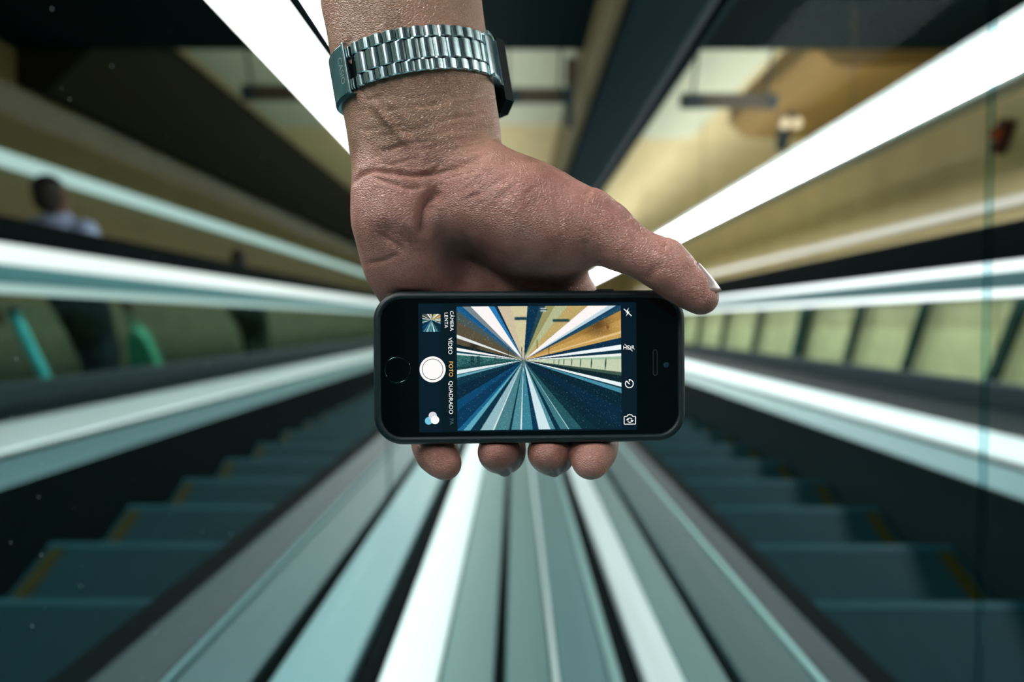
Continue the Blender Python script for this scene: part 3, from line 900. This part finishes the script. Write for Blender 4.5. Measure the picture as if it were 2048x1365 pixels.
watch = empty('wristwatch', 'steel bracelet wristwatch worn on the forearm', 'watch', HM @ Matrix.Translation(WC * 0.001))
def wmesh(name, verts, faces, m, parent=watch, smooth=False):
    o = mesh_obj(name, [(Vector(v) - WC) * 0.001 for v in verts], faces, m, parent, smooth)
    return o
def arc_piece(name, s0, s1, z0, z1, r0, r1, crown, m, parent=watch, n=9, zb=0.35):
    vs_, fs = [], []
    prof = [(z0, r0, 0), (z0, r1 - zb, 0), (z0 + zb, r1, 1), (z1 - zb, r1, 1), (z1, r1 - zb, 0), (z1, r0, 0)]
    for i in range(n):
        t = i / (n - 1)
        ph = phi_at(s0 + (s1 - s0) * t)
        dc = crown * (2 * t - 1) ** 2
        for z, r, top in prof:
            vs_.append(ring(ph, r - (dc if r > r0 else 0), z))
    k = len(prof)
    for i in range(n - 1):
        for j in range(k):
            j2 = (j + 1) % k
            fs.append((i * k + j, (i + 1) * k + j, (i + 1) * k + j2, i * k + j2))
    fs.append(tuple(range(k))); fs.append(tuple((n - 1) * k + j for j in reversed(range(k))))
    return wmesh(name, vs_, fs, m, parent)
PIT = 5.3
s_end = s_at(math.radians(22)); s_clasp = s_at(math.radians(131))
s = s_end; k = 0
while s < s_clasp - 1:
    for z0, z1, off in ((4.3, 8.9, 0), (-4.1, 4.1, .5), (-8.9, -4.3, 0)):
        a = s + off * PIT
        b_ = a + PIT - 0.25
        if a > s_clasp - 0.8: continue
        b_ = min(b_, s_clasp)
        arc_piece('band_link', a, b_, z0, z1, 0.3, 2.7, 0.8, STEEL)
    s += PIT; k += 1
arc_piece('band_link', s_end + 0.05, s_end + PIT * .5 - .2, -4.1, 4.1, 0.3, 2.6, 0.4, STEEL)
arc_piece('band_lining', s_end, s_clasp + 4, -8.0, 8.0, 0.1, 0.9, 0.0, CASEM, n=40)
# clasp: folded plate with bevelled ends, hinge bars beside it
s_c1 = s_at(math.radians(196))
arc_piece('hinge_bar', s_clasp - 0.2, s_clasp + 0.9, -8.6, 8.6, 0.4, 1.6, 0.2, CASEM)
arc_piece('hinge_bar', s_clasp + 1.0, s_clasp + 1.9, -8.6, -4.2, 0.4, 2.2, 0.4, STEEL)
arc_piece('hinge_bar', s_clasp + 1.0, s_clasp + 1.9, 4.2, 8.6, 0.4, 2.2, 0.4, STEEL)
cl_o = arc_piece('clasp', s_clasp + 2.2, s_c1, -10.4, 10.4, 0.4, 3.4, 0.0, CLASP, n=14, zb=1.0)
arc_piece('rolled_edge', s_clasp + 2.0, s_clasp + 3.6, -10.2, 10.2, 0.6, 3.9, 0.6, STEEL, parent=cl_o)
arc_piece('fold_plate', s_clasp + 6, s_c1 + 3, -9.0, 9.0, -0.4, 0.5, 0.0, CASEM, n=10)
arc_piece('release_tab', s_c1 - 1.5, s_c1 + 2.5, -8.5, -3.0, 0.8, 3.0, 0.5, CASEM)
# end link and case, dark sides
s_e0 = s_at(math.radians(-6))
arc_piece('end_link', s_e0 + 3.4, s_end - 0.2, -8.9, 8.9, 0.3, 3.6, 0.5, STEEL, n=6)
arc_piece('lug_bar', s_e0 + 2.2, s_e0 + 3.3, -8.0, 8.0, 0.3, 2.6, 0.2, CASEM)
arc_piece('lug_frame', s_e0 - 1.0, s_e0 + 2.1, -9.6, 9.6, 0.2, 5.6, 0.3, STEEL)
arc_piece('lug', s_e0 + 1.5, s_end - 1.0, 8.2, 9.8, 0.3, 4.6, 0.2, STEEL)
arc_piece('lug', s_e0 + 1.5, s_end - 1.0, -9.8, -8.2, 0.3, 4.6, 0.2, STEEL)
# watch head on the outer side of the wrist
ph0 = math.radians(-44)
hn = (we1 * (WB * math.cos(ph0)) + we2 * (WA * math.sin(ph0))).normalized(); ht = wax.cross(hn).normalized()
hc = ring(ph0, 0.6, 0)
def head(name, hw, hl, r0, r1, cut, m, parent=watch):
    loop = [(hw, hl - cut), (hw - cut, hl), (-hw + cut, hl), (-hw, hl - cut), (-hw, -hl + cut), (-hw + cut, -hl), (hw - cut, -hl), (hw, -hl + cut)]
    lv = []
    for r, sh in ((r0, 1.5), (r0 + 1.2, 0), (r1 - 1.2, 0), (r1, 1.2)):
        lv += [hc + ht * (x * (1 - sh / hw)) + wax * (z * (1 - sh / hl)) + hn * r for x, z in loop]
    fs = []
    for l in range(3):
        for i in range(8):
            j = (i + 1) % 8
            fs.append((l * 8 + i, l * 8 + j, (l + 1) * 8 + j, (l + 1) * 8 + i))
    fs.append(tuple(reversed(range(8)))); fs.append(tuple(range(24, 32)))
    return wmesh(name, lv, fs, m, parent)
hd = head('watch_case', 17.0, 18.2, 0.0, 8.5, 4.5, CASEM)
head('bezel', 15.0, 15.5, 8.0, 9.4, 4.0, STEEL, hd)
head('dial_glass', 11.0, 9.5, 9.0, 9.9, 2.0, mat('dial glass', S(120, 130, 118), 0.1), hd)
for z in (-9, 9):
    mb = MB(); p0 = hc + ht * 17 + hn * 4 + wax * z; p1 = p0 + ht * 1.4
    mb.cyl(p0, p1, 1.3, 1.1, 12)
    o = mesh_obj('push_button', [(Vector(v) - WC) * 0.001 for v in mb.v], mb.f, STEEL, watch)
arc_piece('back_band', s_c1 + 0.5, s_at(math.radians(262)), -8.6, 8.6, 0.3, 2.4, 0.3, STEEL, n=10)

def text_mesh(name, body, size, m, parent, place, extrude=0.02, spacing=1.0):
    cu = bpy.data.curves.new(name, 'FONT'); cu.body = body; cu.size = size; cu.align_x = 'CENTER'; cu.align_y = 'CENTER'; cu.space_character = spacing
    cu.extrude = 0
    t = bpy.data.objects.new(name, cu); COL.objects.link(t)
    bpy.context.view_layer.update()
    me = bpy.data.meshes.new_from_object(t.evaluated_get(bpy.context.evaluated_depsgraph_get()))
    bpy.data.objects.remove(t)
    me.name = name
    n = len(me.vertices); co = np.zeros(n * 3, np.float32); me.vertices.foreach_get('co', co); co = co.reshape(-1, 3)
    co = np.array([place(x, y) for x, y, z in co], np.float32)
    me.vertices.foreach_set('co', co.ravel()); me.update()
    me.materials.clear(); me.materials.append(m)
    o = bpy.data.objects.new(name, me); COL.objects.link(o); o.parent = parent
    return o
# engraved maker's lettering on the clasp, reading downwards
s_txt = s_clasp + 5.6
def place_clasp(x, y):
    return (ring(phi_at(s_txt - y), 3.46, -x) - WC) * 0.001
text_mesh('engraved_lettering', 'CASIO', 3.6, WHITE, cl_o, place_clasp, spacing=1.05)

# ------------------------------------------------------------------ phone
PC = Vector(P3(1061, 734.5, 277.5))
yaw = math.radians(2.0); roll = math.radians(0.45)
PMAT = HM @ Matrix.Translation(PC * 0.001) @ Matrix.Rotation(yaw, 4, 'Z') @ Matrix.Rotation(-roll, 4, 'Y')
phone = empty('smartphone', 'black smartphone in a black rubber case showing its camera view', 'phone', PMAT)
CASE = mat('black rubber case', S(10, 34, 40), 0.42, var=0.1, bump=0.2, bscale=3000)
PGLASS = mat('black phone glass', S(2, 10, 13), 0.06, var=0.05, spec=0.5)
CHROME = mat('ring metal', S(70, 90, 92), 0.15, metal=1.0)
def rr(hw, hh, r, n=14):
    pts = []
    for cx, cy, a0 in ((hw - r, hh - r, 0), (-hw + r, hh - r, 90), (-hw + r, -hh + r, 180), (hw - r, -hh + r, 270)):
        for i in range(n + 1):
            a = math.radians(a0 + 90 * i / n)
            pts.append((cx + r * math.cos(a), cy + r * math.sin(a)))
    return pts
def loft(name, loops, m, parent, cap0=True, cap1=True, smooth=False):
    vs_, fs = [], []
    k = len(loops[0][0])
    for pts, y in loops:
        vs_ += [(x * .001, y * .001, z * .001) for x, z in pts]
    for l in range(len(loops) - 1):
        for i in range(k):
            j = (i + 1) % k
            fs.append((l * k + i, l * k + j, (l + 1) * k + j, (l + 1) * k + i))
    if cap0: fs.append(tuple(reversed(range(k))))
    if cap1: fs.append(tuple((len(loops) - 1) * k + i for i in range(k)))
    o = mesh_obj(name, vs_, fs, m, parent, smooth)
    return o
HW, HH, RC = 63.6, 31.1, 12.0
def off(d): return rr(HW - d, HH - d, max(RC - d, 1))
case = loft('case', [(off(3.3), 0.6), (off(3.3), -0.3), (off(2.9), -0.9), (off(2.2), -1.15), (off(1.4), -1.0), (off(.6), -0.3), (off(.15), 0.7), (off(0), 2), (off(0), 6.2), (off(.4), 7.8), (off(1.3), 8.9), (off(2.6), 9.4)], CASE, phone, False, True, True)
loft('phone_body', [(rr(HW - 3.2, HH - 3.2, 9), 0.0), (rr(HW - 3.2, HH - 3.2, 9), 8.0)], PGLASS, phone)
MPX = 4.93
def L2(px_, py_):
    return ((px_ - 1061) / MPX, (734.5 - py_) / MPX)
# case button bump on the top edge
bx0, _ = L2(1196, 0); bx1, _ = L2(1232, 0)
MB().box((bx0 * .001, .002, (HH - .3) * .001), (bx1 * .001, .006, (HH + .55) * .001), 0.0003).build('case_button', CASE, phone)

def disc_pts(cx, cy, r, n=48): return [(cx + r * math.cos(2 * math.pi * i / n), cy + r * math.sin(2 * math.pi * i / n)) for i in range(n)]
def flat_ring(name, cx, cy, r0, r1, y, m, parent, a0=0, a1=360, n=64, th=0.0):
    vs_, fs = [], []
    for i in range(n + 1):
        a = math.radians(a0 + (a1 - a0) * i / n)
        for r in (r0, r1): vs_.append(((cx + r * math.cos(a)) * .001, y * .001, (cy + r * math.sin(a)) * .001))
    for i in range(n): fs.append((2 * i, 2 * i + 2, 2 * i + 3, 2 * i + 1))
    return mesh_obj(name, vs_, fs, m, parent)
def flat_poly(name, pts, y, m, parent):
    return mesh_obj(name, [(x * .001, y * .001, z * .001) for x, z in pts], [tuple(range(len(pts)))], m, parent)
hb = L2(796, 738)
home = loft('home_button', [(disc_pts(*hb, 5.2), 0.05), (disc_pts(*hb, 5.0), -0.04), (disc_pts(*hb, 4.0), 0.08)], PGLASS, phone, False, True, True)
loft('button_ring', [(disc_pts(*hb, 5.35), -0.01), (disc_pts(*hb, 5.2), -0.14), (disc_pts(*hb, 4.95), -0.10), (disc_pts(*hb, 4.9), 0.02)], CHROME, home, False, False, True)
ep = L2(1313, 728)
def slot(cx, cy, hw, hh): return [(cx + x, cy + z) for x, z in rr(hw, hh, min(hw, hh) * .98, 6)]
loft('earpiece', [(slot(*ep, 1.0, 5.4), 0.0), (slot(*ep, .95, 5.3), -0.05), (slot(*ep, .6, 4.9), 0.01)], mat('earpiece mesh', S(14, 34, 38), .6), phone, False, True)
fc = L2(1335, 733)
cam = loft('front_camera', [(disc_pts(*fc, 1.1), -0.01), (disc_pts(*fc, 1.0), -0.06)], mat('front camera lens', S(26, 60, 72), .2), phone, False, True)

def uiem(name, col, st=1.0):
    N = Nodes(name)
    N.b.inputs['Base Color'].default_value = (0.005, 0.01, 0.012, 1); N.b.inputs['Roughness'].default_value = 0.08
    N.b.inputs['Emission Color'].default_value = col; N.b.inputs['Emission Strength'].default_value = st
    N.m.cycles.emission_sampling = 'NONE'
    return N.m
UI_NAVY = uiem('screen navy', S(1, 19, 34)); UI_DARK = uiem('screen dark', S(0, 17, 24)); UI_W = uiem('screen white', (1, 0.97, 0.96, 1), 1.0); UI_O = uiem('screen amber', S(255, 205, 120)); UI_B = uiem('screen black', S(4, 20, 26)); UI_C = uiem('screen pale cyan', S(120, 196, 222)); UI_G = uiem('screen pale grey', S(214, 216, 226)); UI_F = uiem('screen faded text', S(70, 96, 104))
def rect(x0, y0, x1, y1): 
    return [L2(x0, y0), L2(x1, y0), L2(x1, y1), L2(x0, y1)]
disp_o = flat_poly('display', rect(838, 606, 1275, 863), -0.03, UI_NAVY, phone)
flat_poly('toolbar_shade', rect(884, 606, 913, 863), -0.04, UI_DARK, disp_o)

# live camera picture on the display: rows of coloured points
def lut(side, t):
    xs = [p[0] for p in side]; cs = np.array([p[1] for p in side], float)
    return np.stack([np.interp(t, xs, cs[:, i]) for i in range(3)], -1)
def steps_(segs, soft=3.0):
    out = []
    for a, b, c in segs:
        sft = min(soft, (b - a) * .3)
        out += [(a + sft, c), (b - sft, c)]
    return out
W_, LB, NV, BK = (255, 246, 244), (140, 190, 205), (2, 40, 66), (3, 24, 34)
TOP = steps_([(-900, 60, (10, 60, 100)), (60, 130, (16, 84, 134)), (130, 215, (120, 132, 138)), (215, 395, W_), (395, 455, (40, 122, 178)), (455, 485, (6, 36, 60)), (485, 620, (206, 190, 160)), (620, 786, (210, 200, 158)),
   (786, 905, (4, 44, 72)), (905, 965, (30, 62, 74)), (965, 1060, (150, 148, 96)), (1060, 1190, (178, 184, 140)), (1190, 1395, (188, 164, 104)), (1395, 1600, W_), (1600, 1680, (190, 214, 224)), (1680, 1790, (14, 62, 96)), (1790, 2900, (158, 122, 60))])
LEFT = steps_([(-700, 100, (30, 90, 130)), (100, 200, (70, 84, 84)), (200, 342, (88, 78, 58)), (342, 378, (226, 232, 230)), (378, 440, (84, 74, 52)), (440, 474, BK), (474, 506, (250, 250, 250)), (506, 526, (8, 54, 70)), (526, 546, (220, 236, 236)), (546, 600, (40, 96, 92)),
   (600, 668, (30, 84, 84)), (668, 700, (20, 60, 64)), (700, 742, (224, 238, 240)), (742, 752, (20, 70, 84)), (752, 778, (110, 170, 186)), (778, 860, (6, 46, 62)), (860, 1000, (2, 34, 56)), (1000, 1110, (6, 66, 104)), (1110, 1300, (4, 50, 84)), (1300, 3000, (6, 60, 96))])
RIGHT = steps_([(-600, 110, (30, 70, 90)), (110, 200, (176, 134, 66)), (200, 318, (198, 156, 84)), (318, 345, (226, 190, 130)), (345, 385, (200, 162, 90)), (385, 456, (4, 40, 66)), (456, 506, (240, 248, 250)), (506, 544, (4, 40, 60)), (544, 574, (236, 244, 240)), (574, 605, (160, 190, 160)),
   (605, 735, (196, 208, 176)), (735, 772, (60, 84, 70)), (772, 842, (6, 30, 36)), (842, 884, (236, 246, 248)), (884, 900, (6, 44, 56)), (900, 948, (70, 140, 160)), (948, 1100, (2, 30, 46)), (1100, 1500, (2, 34, 56)), (1500, 3000, (3, 40, 64))])
BOT = steps_([(-2400, -300, (4, 40, 66)), (-300, 60, (4, 46, 76)), (60, 130, (20, 96, 134)), (130, 200, (90, 168, 186)), (200, 300, (4, 42, 62)), (300, 425, (146, 184, 192)), (425, 440, (226, 238, 236)), (440, 588, (70, 124, 132)), (588, 612, (4, 40, 54)), (612, 704, (76, 136, 148)), (704, 718, (226, 240, 238)),
   (718, 830, (56, 128, 146)), (830, 890, (4, 46, 76)), (890, 1010, (206, 230, 236)), (1010, 1058, (80, 140, 150)), (1058, 1110, (3, 40, 58)), (1110, 1190, (60, 116, 126)), (1190, 1200, (170, 204, 206)), (1200, 1330, (34, 84, 94)), (1330, 1480, (4, 40, 54)), (1480, 2300, (2, 32, 50)), (2300, 6000, (3, 34, 54))], 5)
VX, VY = 742.0, 606.0
def picture(cx, cy):
    """colour of the shown scene at picture coordinates (numpy arrays)"""
    dx, dy = cx - VX, cy - VY
    eps = 1e-6
    up = dy < 0
    ratio = np.abs(dx) / (np.abs(dy) + eps)
    lt = VY + dy * (VX - 70) / np.maximum(-dx, eps); rt = VY + dy * (1735 - VX) / np.maximum(dx, eps)
    tp = VX + dx * (VY - 65) / np.maximum(-dy, eps); bt = VX + dx * (1305 - VY) / np.maximum(dy, eps)
    onL = (dx < 0) & (lt > 65) & (lt < 1305); onR = (dx > 0) & (rt > 65) & (rt < 1305)
    c = np.where(up[..., None], lut(TOP, tp), lut(BOT, bt))
    c = np.where(onL[..., None], lut(LEFT, lt), c); c = np.where(onR[..., None], lut(RIGHT, rt), c)
    r = np.random.RandomState(5)
    grain = r.normal(0, 1, cx.shape)
    def soft(x0, x1, y0, y1, w=12):
        f = lambda t: 1 / (1 + np.exp(-np.clip(t / w * 4, -40, 40)))
        return f(cx - x0) * f(x1 - cx) * f(cy - y0) * f(y1 - cy)
    def put(mask, col): 
        nonlocal c
        c = c * (1 - mask[..., None]) + np.array(col, float) * mask[..., None]
    put(soft(655, 778, 172, 200) * (cx < 786), (14, 50, 66)); put(soft(1040, 1210, 196, 220), (14, 52, 62)); put(soft(915, 975, 84, 116), (225, 235, 235)); put(soft(905, 985, 94, 104, 4), (6, 40, 52))
    gold = (c[..., 0] > 150) & (c[..., 2] < 110) & (cx > 1150)
    blob = np.exp(-(((cx - 1490) / 120) ** 2 + ((cy - 245) / 95) ** 2)) * 0.75
    put(blob * gold, (70, 44, 14)); put(np.exp(-(((cx - 1600) / 14) ** 2 + ((cy - 275) / 26) ** 2)) * .8, (110, 54, 10))
    put(np.exp(-(((cx - 1470) / 200) ** 2 + ((cy - 330) / 40) ** 2)) * .4 * gold, (110, 80, 30))
    put(np.exp(-(((cx - 245) / 55) ** 2 + ((cy - 465) / 40) ** 2)) * .8 * (c.sum(-1) < 420), (22, 22, 16))
    # mullions on the right panels
    for x in (1575, 1430, 1320, 1230, 1150, 1100, 1050):
        k_ = (x - VX) / (1735 - VX)
        ya, yb = VY - 20 * k_, VY + 125 * k_
        m_ = soft(x - 9 * k_, x + 9 * k_, ya, yb, 5) * np.exp(-((cx - x - (VY + 50 * k_ - cy) * .25) / (8 * k_ + 3)) ** 2)
        put(np.clip(m_ * 1.4, 0, 1), (24, 62, 48))
    # people behind the left glass, far figures
    for x in (225, 285): put(soft(x - 16, x + 16, 560, 655, 10) * .8, (6, 40, 46))
    for x, y0 in ((725, 480), (880, 400), (1000, 465), (455, 560), (590, 470)): put(soft(x - 4, x + 4, y0, y0 + 90, 3) * .7, (40, 52, 48))
    # texture near the horizon, far end
    band = np.exp(-((cy - 612) / (20 + np.abs(dx) * .045)) ** 2) * np.clip(np.abs(dx) / 60, 0.2, 1)
    c = c + (band * 0.0)[..., None] + (grain * band * 26 * (dx < 200))[..., None]
    put(np.exp(-((dx / 60) ** 2 + ((cy - 575) / 34) ** 2)) * .75, (212, 206, 184)); put(np.exp(-((dx / 36) ** 2 + ((cy - 622) / 40) ** 2)) * .7, (96, 110, 106))
    put(soft(722, 728, 470, 640, 3) * .8, (50, 56, 50)); put(soft(752, 757, 500, 640, 3) * .7, (90, 100, 90))
    sp = (r.rand(*cx.shape) > 0.988)
    c = c + (sp * r.uniform(20, 110, cx.shape))[..., None] * (c.max(-1) < 200)[..., None]
    c = c + (grain * 5)[..., None]
    return np.clip(c, 0, 255)
def srgb_lin(c):
    c = c / 255.0
    return np.where(c <= 0.04045, c / 12.92, ((c + 0.055) / 1.055) ** 2.4)
PICM = Nodes('screen picture')
PICM.b.inputs['Base Color'].default_value = (0.005, 0.01, 0.012, 1); PICM.b.inputs['Roughness'].default_value = 0.08
_at = PICM.n('ShaderNodeAttribute', attribute_name='pixel'); PICM.l(_at.outputs['Color'], PICM.b.inputs['Emission Color'])
PICM.b.inputs['Emission Strength'].default_value = 1.0
PICM = PICM.m; PICM.cycles.emission_sampling='NONE'
def raster(name, corners_mm, cx0, cx1, cy0, cy1, nx, ny, y, parent):
    (x0, z0), (x1, z1) = corners_mm
    U, V = np.meshgrid(np.linspace(0, 1, nx), np.linspace(0, 1, ny))
    col = srgb_lin(picture(cx0 + (cx1 - cx0) * U, cy0 + (cy1 - cy0) * V))
    P = np.stack([x0 + (x1 - x0) * U, np.full_like(U, y), z0 + (z1 - z0) * V], -1).reshape(-1, 3) * .001
    i = np.arange(nx * ny).reshape(ny, nx)
    Qd = np.stack([i[:-1, :-1], i[1:, :-1], i[1:, 1:], i[:-1, 1:]], -1).reshape(-1, 4)
    o = np_mesh(name, P, Qd, PICM, parent, False)
    at = o.data.color_attributes.new('pixel', 'FLOAT_COLOR', 'POINT')
    at.data.foreach_set('color', np.concatenate([col.reshape(-1, 3), np.ones((nx * ny, 1))], 1).astype(np.float32).ravel())
    return o
raster('viewfinder_picture', (L2(914, 612.5), L2(1244, 860)), 70, 1735, 62, 1305, 400, 300, -0.06, disp_o)
raster('thumbnail_picture', (L2(846, 627), L2(882, 662.5)), 150, 1335, 300, 1200, 60, 60, -0.06, disp_o)

def ui_text(body, cx, cy, size, m, sp=1.02):
    x0, z0 = L2(cx, cy)
    return text_mesh('screen_text', body, size, m, disp_o, lambda x, y: ((x0 + y) * .001, -0.00006, (z0 - x) * .001), spacing=sp)
ui_text('CÂMERA', 904, 641, 2.05, UI_W); ui_text('LENTA', 893, 639.5, 2.05, UI_W)
ui_text('VÍDEO', 900.5, 691, 2.3, UI_W); ui_text('FOTO', 901.5, 737, 2.3, UI_O); ui_text('QUADRADO', 901, 794, 2.3, UI_W); ui_text('PA', 902, 842, 2.2, UI_F)
sc_ = L2(865.5, 737.5)
sh = flat_poly('shutter_button', disc_pts(*sc_, 5.25, 64), -0.06, UI_W, disp_o)
flat_ring('shutter_ring', *sc_, 4.05, 4.28, -0.08, UI_B, sh)
f1 = L2(865, 830); f2 = L2(857, 840); f3 = L2(869.5, 838.5)
fb = flat_poly('filter_icon', disc_pts(*f2, 1.55, 32), -0.060, UI_C, disp_o)
flat_poly('filter_circle', disc_pts(*f1, 1.65, 32), -0.068, UI_G, fb); flat_poly('filter_circle', disc_pts(*f3, 1.7, 32), -0.076, UI_W, fb)
# right tool column
def bar(name, a, b, wd, y, m, parent):
    a = Vector((a[0], 0, a[1])); b = Vector((b[0], 0, b[1])); t = (b - a).normalized(); n = Vector((-t.z, 0, t.x)) * wd * .5
    return flat_poly(name, [(p.x, p.z) for p in (a + n, b + n, b - n, a - n)], y, m, parent)
fl = flat_poly('flash_icon', [L2(1260, 617), L2(1253.5, 626), L2(1257, 626.5), L2(1254.5, 634), L2(1261.5, 625), L2(1258, 624.5)], -0.06, UI_W, disp_o)
bar('flash_slash', L2(1250, 619), L2(1265.5, 633.5), .35, -0.07, UI_W, fl)
x0, z0 = L2(1259.5, 697.5)
hdr = text_mesh('hdr_icon', 'HDR', 2.3, UI_W, disp_o, lambda x, y: ((x0 + x) * .001, -0.00006, (z0 + y) * .001), spacing=1.0)
bar('hdr_slash', L2(1251, 690), L2(1267, 704.5), .22, -0.07, UI_W, hdr)
tm = L2(1260, 770)
ti = flat_ring('timer_icon', *tm, 1.45, 1.8, -0.06, UI_W, disp_o, 90, -225)
bar('timer_hand', L2(1254.5, 764.5), L2(1260.5, 771), .42, -0.07, UI_W, ti); bar('timer_hand', L2(1260, 761.2), L2(1260, 766), .34, -0.07, UI_W, ti)
cm_ = []
ci = flat_ring('switch_icon', *L2(1260.5, 843.5), 0.75, 1.05, -0.06, UI_W, disp_o, 20, 160)
flat_ring('switch_arrow', *L2(1260.5, 843.5), 0.75, 1.05, -0.06, UI_W, ci, 200, 340)
for sgn in (1, -1):
    c0 = L2(1260.5 + sgn * 4.6, 843.5)
    flat_poly('switch_arrow', [(c0[0] - .65, c0[1]), (c0[0] + .65, c0[1]), (c0[0], c0[1] - sgn * .8)], -0.06, UI_W, ci)
pts = [(1249, 836), (1254.5, 836), (1257, 832.5), (1264, 832.5), (1266.5, 836), (1272, 836), (1272, 851.5), (1249, 851.5)]
for a, b in zip(pts, pts[1:] + pts[:1]): bar('camera_outline', L2(*a), L2(*b), .32, -0.06, UI_W, ci)

SC.cycles.use_denoising = True
SC.cycles.use_light_tree = False
SC.cycles.use_adaptive_sampling = True
SC.cycles.adaptive_threshold = 0.02
SC.cycles.max_bounces = 3
SC.cycles.diffuse_bounces = 2
SC.cycles.glossy_bounces = 2
SC.cycles.transparent_max_bounces = 16
SC.cycles.caustics_reflective = False
SC.cycles.caustics_refractive = False
